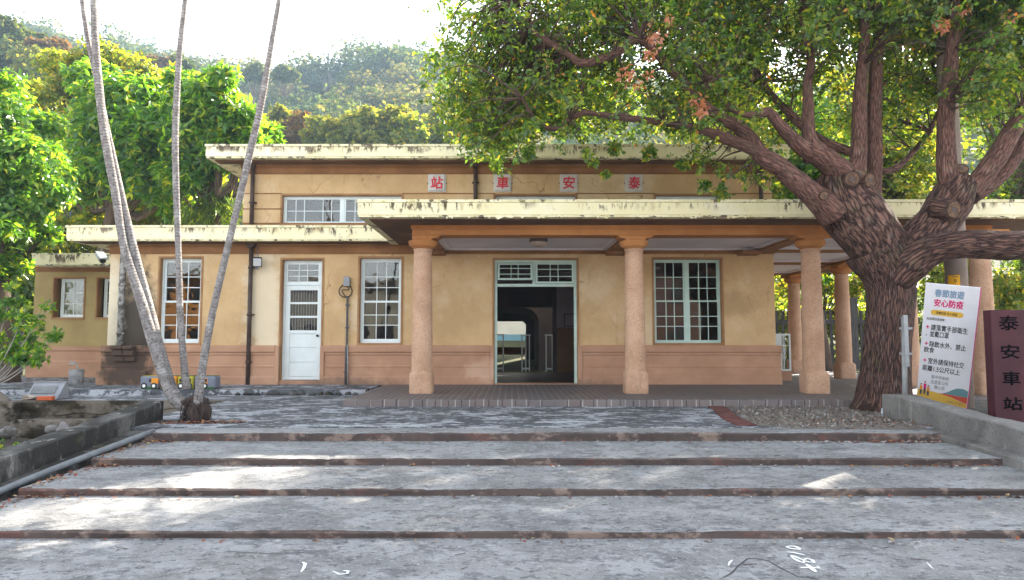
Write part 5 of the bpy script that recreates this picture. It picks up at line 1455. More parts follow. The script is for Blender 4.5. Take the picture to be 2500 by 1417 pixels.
# twigs from the limbs into the clumps
g = MB(); allp = [Vector(p) for P in L_ for p in P]
for i, c in enumerate(low):
    c3 = Vector(c[:3]); b_ = min(allp, key=lambda q: (q - c3).length)
    if (b_ - c3).length < 3.2 and (i < len(low) - len(fixed_) or i % 3 == 0):
        m_ = (b_ + c3) / 2 + Vector((crg.uniform(-.2, .2), crg.uniform(-.2, .2), crg.uniform(-.12, .3)))
        g.tube([b_, m_, c3], [.016, .010, .004], 6, res=.12)
        for _ in range(1):
            e = c3 + Vector((crg.gauss(0, 1), crg.gauss(0, 1), crg.gauss(0, .8))) * c[3] * .7; g.tube([m_.lerp(c3, .6), e], [.007, .003], 5)
g.build('twig', twig_m, CT)

# ================================================================== TREES BEHIND
def tree(name, label, base, clumps, n, L, W, mat, group=None, k=6, droop=.4, trunk_r=.16, squash=.85, spread=.95, seed=0):
    r_ = np.random.default_rng(seed); t = thing(name, base, label, 'tree', group)
    V, F = foliage(r_, clumps, n, L, W, k=k, droop=droop, squash=squash, spread=spread); raw_mesh('crown', V, F, mat, t)
    g = MB(); rg = random.Random(seed); cx = sum(c[0] for c in clumps) / len(clumps); cz = sum(c[2] for c in clumps) / len(clumps); cy = sum(c[1] for c in clumps) / len(clumps)
    mid = ((base[0] + cx) / 2 + rg.uniform(-.2, .2), (base[1] + cy) / 2, (base[2] + cz) / 2)
    g.tube([base, mid, (cx, cy, cz)], [trunk_r, trunk_r * .75, trunk_r * .4], 12, res=.3, rough=.06, seed=seed)
    for c in clumps:
        g.tube([(mid[0] * .6 + cx * .4, mid[1] * .6 + cy * .4, mid[2] * .6 + cz * .4), ((mid[0] + c[0]) / 2, (mid[1] + c[1]) / 2, (mid[2] + c[2]) / 2 + .1), c[:3]], [trunk_r * .4, trunk_r * .25, .012], 6, res=.4)
    g.build('trunk', trunk_m, t); return t


def clumps_px(items, jit=0, seed=0, extra=3, ex=.6):
    """(px, py, Y, r px) crown balls, each with a few smaller ones around it"""
    rg = random.Random(seed); out = []
    for px, py, Y, r in items:
        c = at(px, py, Y); R_ = r / FPX * Y; out.append((*c, R_))
        for _ in range(extra):
            a = rg.uniform(0, 6.28); b_ = rg.uniform(-.6, 1); out.append((c[0] + cos(a) * R_ * .95, c[1] + rg.uniform(-1, 1) * R_ * .8, c[2] + b_ * R_ * .8, R_ * rg.uniform(.35, ex)))
    return out


LG = 'sunlit trees left of the station'
tree('broadleaf_tree', 'tall bright green tree with big drooping leaves behind the two leftmost palm trunks', (at(225, 560, 21)[0], 21, -.05),
     clumps_px([(290, 250, 20.5, 80), (240, 320, 20.5, 70), (350, 330, 20.5, 80), (270, 400, 20.5, 80), (350, 430, 20.5, 70), (230, 190, 21, 48), (380, 250, 21, 40), (420, 470, 20.6, 50), (210, 440, 20.8, 50)], seed=1), 24000, .31, .11, leaf_bright, LG, 7, .7, .24, seed=1)
tree('broadleaf_tree', 'round bright green tree behind the roof corner, between the middle and right palm trunks', (at(500, 560, 20.5)[0], 20.5, -.05),
     clumps_px([(500, 260, 20, 75), (550, 300, 20, 65), (450, 330, 20, 70), (530, 370, 20, 60), (480, 220, 20.2, 45), (600, 345, 20.3, 38), (655, 330, 21.5, 30), (450, 420, 20, 50)], seed=2), 21000, .29, .105, leaf_bright, LG, 7, .7, .2, seed=2)
tree('broadleaf_tree', 'yellow green rounded tree behind and above the big leaved one on the left', (at(290, 560, 27)[0], 27, -.05),
     clumps_px([(250, 150, 27, 55), (330, 185, 27, 60), (170, 185, 27, 60), (390, 260, 27, 60), (120, 260, 27, 60), (300, 260, 27, 80), (420, 330, 27, 55), (150, 350, 27, 60)], seed=3), 22000, .22, .11, leaf_yellow, LG, 6, .4, .3, seed=3)
tree('broadleaf_tree', 'dense glossy tree at the left edge of the picture', (at(40, 700, 15.5)[0], 15.5, -.05),
     clumps_px([(18, 300, 15.5, 80), (68, 400, 15.3, 75), (-22, 420, 15, 90), (78, 480, 15.2, 60), (-42, 240, 15.8, 80), (-12, 540, 15, 80), (48, 560, 15.2, 50), (-82, 640, 14.9, 70), (-2, 640, 15.2, 45), (-72, 330, 15, 80)], seed=4), 30000, .17, .075, leaf_bright, LG, 6, .55, .2, seed=4)
tree('small_tree', 'dark leafy young tree filling the gap behind the left roof', (at(330, 560, 21.5)[0], 21.6, -.05),
     clumps_px([(230, 500, 22.5, 50), (330, 510, 22, 50), (420, 520, 22, 45), (500, 480, 22.5, 55), (560, 480, 22.8, 50), (380, 460, 23, 50), (160, 480, 22.5, 60), (300, 560, 22, 50), (130, 570, 21, 45), (190, 570, 21, 40)], seed=5), 16000, .22, .09, leaf_yellow, LG, 6, .5, .1, seed=5)
tree('small_tree', 'dark shrubby tree behind the annex at the left', (at(150, 640, 23)[0], 23, -.05),
     clumps_px([(60, 600, 22, 60), (110, 640, 22, 50), (40, 720, 21, 60), (20, 820, 20, 50), (60, 780, 20.5, 45), (170, 600, 23, 40), (250, 600, 23, 35)], seed=6), 12000, .2, .09, leaf_dark, LG, 6, .5, .1, seed=6)
# strappy tuft behind the roof
t = thing('strap_leaf_plant', (at(520, 560, 19)[0], 20.3, -.05), 'tuft of long drooping strap leaves behind the roof by the right palm trunk', 'plant', None)
rng = np.random.default_rng(8); n = 420; c = np.array(at(522, 520, 20.3)); P = c + rng.normal(size=(n, 3)) * [.55, .3, .25]; D = unit(rng.normal(size=(n, 3)) * [.7, .5, .3] + [0, 0, -.9])
V, F = leaf_geo(P + [0, 0, .3], D, unit(rng.normal(size=(n, 3))), rng.uniform(.5, .9, n), np.full(n, .045)); raw_mesh('leaves', V, F, leaf_dark, t)
g = MB(); g.tube([(c[0], 20.3, -.05), (c[0] + .1, 20.3, c[2])], [.1, .07], 10, res=.3); g.build('stem', trunk_m, t)
# foreground shrub at the left edge with bare pale twigs
t = thing('shrub', (at(-60, 930, 13.2)[0], 13.4, -.05), 'thin shrub with pale twigs and light green leaves in front of the annex', 'shrub')
g = MB(); rg = random.Random(17); tips = []; b0 = Vector((at(-60, 930, 13.2)[0], 13.4, -.05))
for (px, py) in ((118, 745), (128, 825), (60, 770), (20, 740), (90, 800), (40, 850), (100, 860), (-20, 760), (0, 820), (70, 835), (30, 700), (-40, 700), (60, 860), (0, 870)):
    e = Vector(at(px, py, 13.2 + rg.uniform(-.3, .3))); m_ = b0.lerp(e, .55) + Vector((0, 0, -.12)); g.tube([b0, m_, e], [.02, .012, .004], 6, res=.1)
    tips.append((*e, .11)); tips.append((*m_.lerp(e, .7), .09))
    for _ in range(2):
        q = m_.lerp(e, rg.uniform(.3, .8)); r2 = q + Vector((rg.uniform(-.2, .3), rg.uniform(-.2, .2), rg.uniform(-.05, .25))); g.tube([q, r2], [.007, .003], 5); tips.append((*r2, .08))
g.build('stem', M('pale_twig', (.38, .34, .32), (.28, .25, .23), 6, coord=CW), t)
V, F = foliage(np.random.default_rng(4), tips, 2100, .12, .055, k=6, droop=.5, squash=.5); raw_mesh('foliage', V, F, leaf_bright, t)
# trees beyond the station on the right, seen between the limbs; unseen tops raised to block sun, one gap left
RG = 'trees beyond the station on the right'
spec = [('leafy tree behind the station roof beyond the long left limb of the camphor', 22, 7.2, [(5.6, 9), (7.2, 13), (8.4, 7), (7.9, 11)], leaf_yellow),
        ('lower sunlit tree in the gap beyond the hub of the camphor limbs', 21.5, 9.7, [(9.2, 5.5), (10.1, 7.5), (9.6, 8.6)], leaf_bright),
        ('tall leafy tree glimpsed between the two main forks of the camphor', 22.5, 12.2, [(11.3, 15.5), (13.0, 15.5), (12.2, 14), (13.9, 15)], leaf_yellow),
        ('tall shaded tree behind the porch roof at the right edge of the picture', 22, 16.2, [(14.9, 15.5), (16.5, 15), (18.2, 13), (17.3, 15)], leaf_dark)]
for i, (lab, Y, bx, cols, mt) in enumerate(spec):
    rg = random.Random(200 + i); it = []
    for x, zt_ in cols:
        z = 3.6
        while z < zt_: it.append((x + rg.uniform(-.5, .5), Y + rg.uniform(-.8, .8), z, rg.uniform(.7, 1.05))); z += .75
    tree('broadleaf_tree', lab, (bx, Y, -.05), it, 21000, .2, .1, mt, RG, 6, .5, .22, seed=30 + i)
# sunlit shrubs and fence beyond the side porch
t = tree('shrub', 'sunlit yellow green bushes behind the dark picket fence', (at(2000, 900, 25)[0], 25, -.05), clumps_px([(1915, 700, 25, 35), (1980, 690, 25, 40), (2060, 700, 25, 40), (2110, 680, 25, 40), (1900, 780, 25.5, 40), (2000, 780, 25.5, 50), (2100, 780, 25.5, 50)], seed=40), 9000, .18, .09, leaf_yellow, None, 6, .5, .08, seed=41)
t['category'] = 'shrub'
t = tree('shrub', 'bright flowering shrub at the right edge behind the porch', (at(2470, 900, 20)[0], 20, -.05), clumps_px([(2460, 690, 20, 35), (2500, 720, 20, 40), (2450, 740, 20, 30), (2540, 690, 20, 40), (2300, 700, 21, 40), (2350, 660, 21, 40)], seed=42), 6000, .16, .08, leaf_yellow, None, 6, .5, .06, seed=43)
t['category'] = 'shrub'
t = tree('hedge', 'shaded dark hedge filling the space behind the picket fence and side porch', (at(2200, 900, 25)[0], 26.5, -.05),
         [(xr(px, 26.5, 800), 26.5 + (px % 3) * .4, z, .75) for px in range(1880, 2620, 42) for z in (.5, 1.5, 2.5)], 15000, .2, .1, leaf_dark, None, 6, .5, .06, seed=51)
t['category'] = 'hedge'
YFN = 23.0
t = thing('picket_fence', (at(2050, 900, YFN)[0], YFN, 0), 'dark weathered wooden picket fence behind the side porch', 'fence')
g = MB(); fx0, fx1 = xr(1895, YFN, 850), xr(2210, YFN, 850); x = fx0
while x < fx1: g.box(x, x + .1, YFN, YFN + .03, .05, 1.9 if int(x * 10) % 2 else 1.86); x += .2
g.build('picket', rawwood_m, t)
g = MB(); g.box(fx0, fx1, YFN - .05, YFN - .001, 1.45, 1.6); g.box(fx0, fx1, YFN - .05, YFN - .001, .5, .62); g.build('rail', rawwood_m, t)
g = MB(); x = xr(2100, YFN - 1, 850); g.box(x, x + .22, YFN - .5, YFN - .3, 0, 2.3); g.build('post', rawwood_m, t)
t = thing('picket_fence', (at(60, 900, 18.5)[0], 18.5, 0), 'low dark fence in the shade beside the annex at far left', 'fence')
g = MB(); x = -14
while x < -12.2: g.box(x, x + .1, 18.4, 18.43, 0, 1.15); x += .19
g.build('picket', rawwood_m, t)
g = MB(); g.box(-14, -12.2, 18.432, 18.47, .8, .9); g.box(-14, -12.2, 18.432, 18.47, .25, .35); g.build('rail', rawwood_m, t)

# trees on the slope behind the roof
MG = 'trees on the lower slope behind the roof'
mids = [(690, 300, 60, 36, leaf_midhill, 'pale olive tree on the slope behind the upper roof, leftmost of the row'), (745, 310, 58, 34, leaf_rust, 'thin brownish tree on the slope between greener ones'),
        (800, 318, 56, 34, leaf_midhill, 'low green tree on the slope just left of the widest one'), (865, 312, 55, 48, leaf_midhill, 'widest domed green tree on the slope above the upper roof'),
        (940, 305, 57, 42, leaf_midhill, 'domed green tree on the slope right of the widest one'), (1010, 318, 56, 40, leaf_yellow, 'yellowish tree on the slope left of the camphor leaves'),
        (1075, 310, 58, 40, leaf_midhill, 'hazy green tree on the slope half hidden by the camphor leaves'), (640, 318, 57, 28, leaf_yellow, 'small yellow green tree on the slope behind the right palm trunk')]
for i, (px, py, Y, r, mt, lab) in enumerate(mids):
    b0 = at(px, py, Y)
    it = [(px, py, Y, r), (px - r * .7, py + 18, Y - 1, r * .75), (px + r * .7, py + 18, Y + 1, r * .75), (px, py + 40, Y - 1, r)]
    tree('slope_tree', lab, (b0[0], Y, terrain_z(b0[0], Y)), clumps_px(it, seed=60 + i, extra=5, ex=.5), 4200, .5, .32, mt, MG, 5, .3, .2, seed=70 + i)
hl = [(20, 70, 75, 34, leaf_hill, 'dark tree standing on the skyline at the far left'), (75, 105, 75, 26, leaf_hill, 'smaller skyline tree right of the one at the far left'), (130, 130, 70, 34, leaf_rust, 'brownish tree on the skyline behind the yellow green tree'), (30, 140, 72, 50, leaf_hill, 'bushy dark tree below the skyline at the far left'),
      (95, 180, 68, 50, leaf_midhill, 'mid green tree on the hillside left of the big leaved tree'), (390, 165, 90, 32, leaf_rust, 'rusty brown tree on the ridge between the left and middle palm trunks'), (440, 165, 92, 26, leaf_hill, 'dark green tree on the ridge behind the middle palm trunk'), (620, 175, 130, 22, leaf_hill, 'flat topped dark tree on the ridge left of the right palm trunk'),
      (700, 178, 130, 22, leaf_hill, 'round dark tree on the ridge right of the right palm trunk')]
for i, (px, py, Y, r, mt, lab) in enumerate(hl):
    b0 = at(px, py, Y)
    tree('ridge_tree', lab, (b0[0], Y, min(terrain_z(b0[0], Y), b0[2] - 2)), clumps_px([(px, py, Y, r), (px - r * .6, py + r * .5, Y, r * .7), (px + r * .6, py + r * .5, Y, r * .7)], seed=90 + i, extra=5, ex=.5), 3000, .55, .38, mt, 'single trees on the skyline', 5, .3, .16, seed=95 + i)

# ================================================================== SMALL THINGS, LEFT
c = at(186, 935, 15.0)
t = thing('garden_tap', (c[0], 15.0, 0), 'brass tap on a round grey concrete block in front of the annex', 'tap')
g = MB(); g.lathe([(.135, -.01), (.138, .02), (.148, .29), (.14, .30)], c[0], 15.0, 28); g.build('block', para_m if 0 else M('block_concrete', (.34, .34, .35), (.2, .2, .21), 6, coord=CW, layers=[((.5, .5, .5), 5, .55, .65, (1, 1, .3), .7)]), t)
g = MB(); g.tube([(c[0] + .01, 15, .3), (c[0] + .01, 15, .4), (c[0] - .04, 15, .415), (c[0] - .16, 15, .41), (c[0] - .17, 15, .38)], .014, 10, res=.03); g.tube([(c[0] - .06, 15, .41), (c[0] - .06, 15, .45)], .01, 8); g.tube([(c[0] - .16, 15, .47), (c[0] - .02, 15, .44)], .011, 8); g.build('spout', galv_m, t)

# old floodlight lying face down, brick and rag beside it
c = at(105, 975, 12.1); LX = c[0]
t = thing('work_light', (LX, 12.1, -.1), 'grey metal floodlight housing with cooling fins lying on the terrace edge', 'floodlight')
xl, xr_ = LX - .3, LX + .26; zb, zt_ = -.098, .185
g = MB(); g.poly([(xl, 12.42, zb), (xl, 12.34, zt_), (xl, 12.30, zt_), (xl, 12.05, zb)], (1, 0, 0), xr_ - xl); g.build('housing', grey_m, t, bevel=.008)
g = MB(); s0 = Vector((0, 12.05 - 12.30, zb - zt_)).normalized(); nn = Vector((0, -s0.z, s0.y)).normalized() * -1
if nn.y > 0: nn = -nn
for i in range(13):
    x = xl + .06 + i * .033; pc = Vector((x, 12.175, (zb + zt_) / 2 + .02)) + nn * .008; g.obox(pc, (1, 0, 0), s0, nn, .006, .085, .012)
g.build('fin', galv_m, t)
g = MB(); g.box(xl - .012, xr_ + .012, 12.29, 12.35, zt_ + .001, zt_ + .018)
for x in (xl + .1, xr_ - .12): g.box(x, x + .03, 12.28, 12.36, zt_ + .0185, zt_ + .035)
g.build('rim', grey_m, t)
c = at(110, 971, 11.98)
g = MB(); g.obox((c[0] + .0, 12.0, -.068), (.99, .1, 0), (-.1, .99, 0), (0, 0, 1), .125, .05, .033); g.build('brick', brick_orange, label='single orange brick lying in front of the grey floodlight housing', cat='brick', bevel=.006)
c = at(68, 962, 11.98); g = MB(); rg = random.Random(3)
for i in range(7): g.blob((c[0] + rg.uniform(-.07, .09), 12.02 + rg.uniform(-.03, .03), -.08 + .012 * i * .6), rg.uniform(.07, .1), .05, .02, seed=i, amp=.3, n=12)
g.build('rag', rag_m, label='crumpled pale rag beside the orange brick', cat='rag')

# painted stone blocks like a little train
BG = 'painted blocks forming a toy train'
BLK = [(341, 388, slate_m, olive_m, 'slate grey painted block with two round wheels at the left end of the toy train', 'l'), (389, 431, orange_m, green_m, 'orange painted block behind the leaning double palm trunk', 'm'),
       (432, 473, olive_m, slate_m, 'olive painted block behind the middle palm trunk', 'm'), (474, 527, slate_m, orange_m, 'grey and orange painted block at the right end of the toy train', 'r')]
YBk = 13.22
for a, b_, m1, m2, lab, sd_ in BLK:
    x0, x1 = xr(a, YBk, 935), xr(b_, YBk, 935) - .008; t = thing('painted_block', ((x0 + x1) / 2, YBk + .12, 0), lab, 'painted block', BG)
    h = .245
    g = MB(); g.box(x0, x1, YBk, YBk + .26, 0, h); g.build('body', m1, t, bevel=.035)
    g = MB(); g.box(x0 + .02, x1 - .02, YBk + .03, YBk + .24, h - .002, h + .004); g.build('top_patch', green_m if sd_ != 'l' else olive_m, t)
    g = MB(); wm = x1 - x0; f0, f1 = {'l': (.62, .98), 'r': (.38, .62), 'm': (.3, .7)}[sd_]
    g.box(x0 + wm * f0, x0 + wm * f1, YBk - .004, YBk + .02, .1, h - .035); g.build('front_patch', orange_m if m1 is not orange_m else olive_m, t, bevel=.003)
    g = MB(); g.box(x0 + .03, x1 - .03, YBk - .003, YBk + .02, .004, .045); g.build('lower_band', green_m, t)
    for q in ((.24, .76) if sd_ != 'r' else (.22, .5)):
        xw = x0 + wm * q; g = MB(); g.disc((xw, YBk - .001, .062), (0, -1, 0), .058, k=24, t=.006); wo = g.build('wheel', black_m, t)
        g = MB(); g.disc((xw, YBk - .008, .062), (0, -1, 0), .03, k=20, t=.004); g.build('hub', wpaint_m, wo)
    g = MB()
    for q in ((.55,) if sd_ in 'lr' else (.22, .78)): g.box(x0 + wm * q - .02, x0 + wm * q + .02, YBk - .0045, YBk + .02, h - .11, h - .05)
    g.build('painted_window', black_m, t)

# stones in the sunken garden
RGp = 'river stones in the sunken garden'
rk = [(155, 1062, 11.2, 26, 'upright pale stone leaning on the mossy ledge, left of two', 1.5), (228, 1063, 11.2, 22, 'pointed pale stone leaning on the mossy ledge, right of two', 1.4), (125, 1048, 11.5, 20, 'round stone high in the sunken garden corner', .7), (300, 1048, 11.4, 22, 'flat stone under the ledge near the stair wall', .6), (20, 1055, 11.3, 30, 'broad low stone at the left edge of the sunken garden', .6), (345, 1052, 11.4, 14, 'small stone nearest the left stair wall', .6), (62, 1085, 10.8, 14, 'small grey stone in front of the others at the left edge', .6)]
for i, (px, py, Y, r, lab, asp) in enumerate(rk):
    c = at(px, py, Y); R_ = r / FPX * Y * .72; c = (c[0], Y, max(c[2], -.70 + R_ * asp * .6))
    g = MB(); g.blob((c[0], c[1], c[2]), R_, R_ * .7, R_ * asp, seed=i, amp=.1, n=18); g.build('river_stone', rock_m, label=lab, cat='stone', group=RGp)
# weeds
rng = np.random.default_rng(9); wc = []
for _ in range(60):
    wc.append((rnd.uniform(-8.5, -5.0), rnd.uniform(8, 11.3), -.66, rnd.uniform(.05, .12)))
V, F = foliage(rng, wc, 2600, .05, .028, k=5, droop=.1, squash=.6); raw_mesh('weeds', V, F, leaf_bright, kind='stuff', label='small green weeds in the sunken garden', cat='weeds')

# ================================================================== SMALL THINGS, RIGHT
# tall notice board
TL, TR, BR, BL = [Vector(v) for v in ((5.468, 9.119, 1.679), (5.952, 8.77, 1.586), (6.233, 9.581, -.008), (5.749, 9.930, .084))]
ex = (TR - TL).normalized(); wB = (TR - TL).length; ev = (BL - TL); hB = ev.length; ez = -ev.normalized(); nB = ex.cross(ez)
t = thing('notice_board', tuple((BL + BR) / 2), 'tall white notice board with Chinese health advice leaning behind the right stair wall', 'sign')
def bp(u, v, l=0): return TL + ex * (u * wB) - ez * (v * hB) + nB * l
g = MB(); c = bp(.5, .5) - nB * .012; g.obox(c, ex, nB, ez, wB / 2, .0115, hB / 2); g.build('board', M('banner_white', (.70, .70, .74), (.64, .64, .68), 2, rough=.55, bump=.03, coord=CW), t)
g = MB(); g.obox(bp(1.0, .5) + ex * .004 - nB * .012, ex, nB, ez, .004, .0116, hB / 2); g.build('edge_strip', M('magenta_edge', (.55, .02, .2), None, bump=0), t)
ink = [M('banner_blue', (.20, .30, .42), None, bump=0), M('banner_magenta', (.62, .015, .15), None, bump=0), ink_m, M('banner_grey', (.16, .16, .18), None, bump=0)]
def line(body, u0, u1, v, h, mi, off=0.):
    g = MB(); put_text(g, body, bp((u0 + u1) / 2, v), ex, ez, w=(u1 - u0) * wB, h=h * hB, mi=0, offset=off, lift=.002); g.build('lettering', ink[mi], t)
line('春節旅遊', .19, .73, .068, .06, 0, .035); line('安心防疫', .19, .73, .146, .06, 1, .035)
line('落實防疫 安心旅遊', .24, .64, .2265, .022, 2, .01); line('為保護你我健康：', .07, .43, .28, .024, 3, .008)
OB = .014
for v, s in ((.35, '請落實手部衛生'), (.49, '除飲水外、禁止'), (.635, '室外請保持社交')):
    line(s, .17, .86, v, .05, 2, OB); line('＋', .07, .14, v, .028, 1, .06)
line('、', .08, .10, .42, .015, 2, OB); line('並戴口罩', .16, .52, .405, .05, 2, OB); line('飲食', .07, .27, .542, .047, 2, OB); line('距離1.5公尺以上', .07, .80, .70, .05, 2, OB)
line('臺中市政府', .26, .60, .770, .033, 3); line('后里區公所', .26, .60, .815, .033, 3); line('關心您', .34, .54, .858, .033, 3); line('后里區公所 廣告', .60, .92, .968, .016, 3)
g = MB(); pl = []
for k in range(13): a = pi / 2 + pi * k / 12; pl.append(bp(.2 + .022 / wB * hB * cos(a) * .9, .2265 - .022 * sin(a), .0006))
for k in range(13): a = -pi / 2 + pi * k / 12; pl.append(bp(.69 + .022 / wB * hB * cos(a) * .9, .2265 - .022 * sin(a), .0006))
g.poly(pl, nB, .0007, 0); g.build('heading_bar', M('banner_gold', (.66, .40, .06), None, bump=0), t); g = MB()
g.poly([bp(.004, .90, .0006), bp(.15, .895, .0006), bp(.4, .905, .0006), (bp(.7, .93, .0006)), bp(.99, .965, .0006), bp(.99, .998, .0006), bp(.004, .998, .0006)], nB, .0005, 0)
g.poly([bp(.42, .906, .0014), bp(.55, .903, .0014), bp(.75, .905, .0014), bp(.99, .905, .0014), bp(.99, .963, .0014), bp(.7, .928, .0014)], nB, .0005, 1)
g.poly([bp(.5, .903, .002), bp(.6, .885, .002), bp(.68, .86, .002), (bp(.78, .838, .002)), bp(.9, .835, .002), bp(.99, .85, .002), bp(.99, .904, .002)], nB, .0005, 2)
g.build('illustration', [M('banner_yellow', (.66, .40, .06), None, bump=0), M('banner_red_field', (.56, .09, .05), None, bump=0), M('banner_teal', (.13, .26, .28), None, bump=0)], t)
g = MB()
for u, v, hh, m_ in ((.075, .90, .085, 0), (.15, .885, .10, 1), (.22, .905, .08, 0)):
    g.poly([bp(u - .028, v - hh * .45, .003), bp(u + .028, v - hh * .45, .003), bp(u + .024, v, .003), bp(u - .024, v, .003)], nB, .0005, m_)
    g.poly([bp(u - .02, v, .003), bp(u + .02, v, .003), bp(u + .02, v + hh * .5, .003), bp(u + .004, v + hh * .5, .003), bp(u, v + .01, .003), bp(u - .004, v + hh * .5, .003), bp(u - .02, v + hh * .5, .003)], nB, .0005, 2)
    g.disc(bp(u, v - hh * .57, .003), nB, .012, 3, 12, .0006); g.disc(bp(u, v - hh * .62, .0036), nB, .010, 2, 12, .0006)
g.build('printed_figure', [orange_m, ink[1], M('banner_navy', (.03, .05, .1), None, bump=0), M('banner_skin', (.6, .38, .26), None, bump=0)], t)
g = MB(); g.tube([bp(.5, .1) - nB * .045, bp(.5, 1.26) - nB * .07], .015, 8); g.build('prop', galv_m, t)

# utility pole with a yellow number tag
px_ = xr(2331, 10.68, 600)
t = thing('utility_pole', (px_, 10.68, -.1), 'round concrete utility pole with a yellow number tag behind the notice board', 'pole')
g = MB(); g.tube([(px_, 10.68, -.1), (px_, 10.68, 8.5)], [.165, .12], 28); g.build('pole', pole_m, t)
q = pxrect(2320, 2348, 671, 735, 10.5); mx = (q[0] + q[1]) / 2; g = MB()
g.add([(px_ + sin(a) * .158, 10.68 - cos(a) * .158, z) for z in (q[2], q[3]) for a in [(-.55 + i * .12) + (mx - px_) / .16 for i in range(10)]], [(i, i + 1, 11 + i, 10 + i) for i in range(9)]); tg_ = g.build('number_tag', M('yellow_tag', (.80, .42, .015), None, rough=.5, bump=0), t)
g = MB(); put_text(g, '0', (mx, 10.68 - .170, zr(686, 10.5)), (1, 0, 0), (0, 0, 1), h=.052, offset=.01); put_text(g, '6', (mx, 10.68 - .170, zr(698.5, 10.5)), (1, 0, 0), (0, 0, 1), h=.052, offset=.01); put_text(g, '泰安村', (mx, 10.68 - .170, zr(675.5, 10.5)), (1, 0, 0), (0, 0, 1), w=.1)
g.build('tag_number', ink_m, tg_)

# maroon station stone
YS = 8.35
c0 = at(2418, 757, YS); ang = R(4); ex2 = Vector((cos(ang), -sin(ang), 0)); ey2 = Vector((sin(ang), cos(ang), 0))
zt_ = zr(757, YS); hS = zt_ + .55; wS = .78
t = thing('name_stone', (c0[0] + .4, YS, -.42), 'dark maroon upright slab carved with 泰安車站 at the right edge', 'monument')
cS = Vector((c0[0], YS, 0)) + ex2 * wS / 2 + ey2 * .08; cS.z = zt_ - hS / 2
g = MB(); g.obox(cS, ex2, ey2, (0, 0, 1), wS / 2, .08, hS / 2); g.build('slab', maroon_m, t, bevel=.012)
g = MB(); g.obox(cS - ey2 * .083 + ex2 * .24 + Vector((0, 0, .05)), ex2, ey2, (0, 0, 1), .11, .004, hS / 2 - .16); g.build('side_panel', maroon_m, t, bevel=.003)
g = MB(); fc = Vector((c0[0], YS, 0))
for ch, py, w_, h_ in (('泰', 789, .22, .17), ('安', 859, .21, .165), ('車', 924, .20, .16), ('站', 986, .21, .15)):
    g = MB(); p = fc + ex2 * .20; p.z = zr(py, YS - .01); put_text(g, ch, p - ey2 * .001, ex2, (0, 0, 1), w=w_, h=h_, offset=.022, lift=.003); g.build('carved_character', M('carved_black', (.004, .004, .005), None, rough=.9, bump=0, spec=.05) if 'carved_black' not in MATS else MATS['carved_black'], t)

# galvanised post against the trunk
c = at(2204, 870, 9.75)
t = thing('sign_post', (c[0], 9.75, .0), 'short galvanised steel post with a clamped rail beside the camphor trunk', 'post')
g = MB(); g.tube([(c[0], 9.75, -.1), at(2207, 775, 9.75)], .034, 16); g.build('post', galv_m, t)
a_ = at(2211, 895, 9.7); b_ = at(2213, 770, 9.7); g = MB(); g.box(a_[0] - .02, a_[0] + .035, 9.66, 9.70, a_[2], b_[2]); g.build('rail', galv_m, t)
g = MB()
for py in (802, 864): q = at(2213, py, 9.7); g.box(q[0] - .05, q[0] + .06, 9.655, 9.79, q[2] - .015, q[2] + .015)
g.build('clamp', galv_m, t)
# crumpled plastic by the roots
c = at(2163, 1017, 9.45); g = MB(); g.blob((c[0], 9.45, -.035), .062, .06, .062, seed=8, amp=.16, n=22); g.blob((c[0] + .03, 9.43, -.02), .05, .04, .04, seed=9, amp=.3, n=16)
g.build('plastic_bag', bag_m, label='crumpled pale blue plastic bag at the foot of the tree', cat='plastic bag')
# low white glazed screen in the side porch
t = thing('glazed_screen', (6.3, 16, 0), 'low white glazed screen on a brown plinth by the building corner', 'screen')
q = pxrect(1904, 1931, 815, 906, 16.0); g = MB(); gm, qq = sash_mesh(q[0], q[1], q[2], q[3], 16.0, .04, (.35,), (.7,)); gm.build('frame', white_p, t)
g = MB(); g.box(qq[0], qq[1], 16.016, 16.02, qq[2], qq[3]); g.build('pane', glass_m, t)
g = MB(); g.box(q[0], q[1], 15.99, 16.06, -.001, q[2] - .001); g.build('plinth', dado_m, t)
g = MB(); g.box(XW1 + .1, q[0] - .002, 16.0, 16.03, .0, q[3]); g.build('side_leaf', white_p, t)
# pale cabinet behind the notice board
t = thing('cabinet', (xr(2385, 16, 880), 16, 0), 'pale grey cabinet with a dark slot beyond the notice board', 'cabinet')
q = pxrect(2362, 2398, 858, 940, 15.0); g = MB(); g.box(q[0], q[1] + .2, 15, 15.6, 0, q[3]); g.build('body', M('cabinet_grey', (.50, .53, .55), (.45, .48, .5), 3, rough=.5, bump=0), t, bevel=.01)
g = MB(); g.box(q[0] + .05, q[1] + .1, 14.99, 15.01, q[3] - .2, q[3] - .08); g.build('slot', black_m, t)

# ================================================================== LOOSE STUFF ON THE GROUND
def scatter_flat(name, pts, s0, s1, mat, label, cat, seed, lift=.004, tilt=.25, asp=.6):
    r_ = np.random.default_rng(seed); P = np.array(pts); n = len(P); P[:, 2] += lift
    a = r_.random(n) * 6.283; D = unit(np.stack([np.cos(a), np.sin(a), r_.normal(size=n) * tilt], 1)); N = unit(np.stack([r_.normal(size=n) * tilt, r_.normal(size=n) * tilt, np.ones(n)], 1))
    L = r_.uniform(s0, s1, n); V, F = leaf_geo(P, D, N, L, L * asp); raw_mesh(name, V, F, mat, kind='stuff', label=label, cat=cat)


def step_z(y):
    prev = (8.35, -.108)
    if y > 8.3: return -.1
    for d, z, r in STEPS:
        if y >= d: return prev[1] + (z - prev[1]) * (prev[0] - y) / (prev[0] - d)
        prev = (d, z - r)
    return -.53


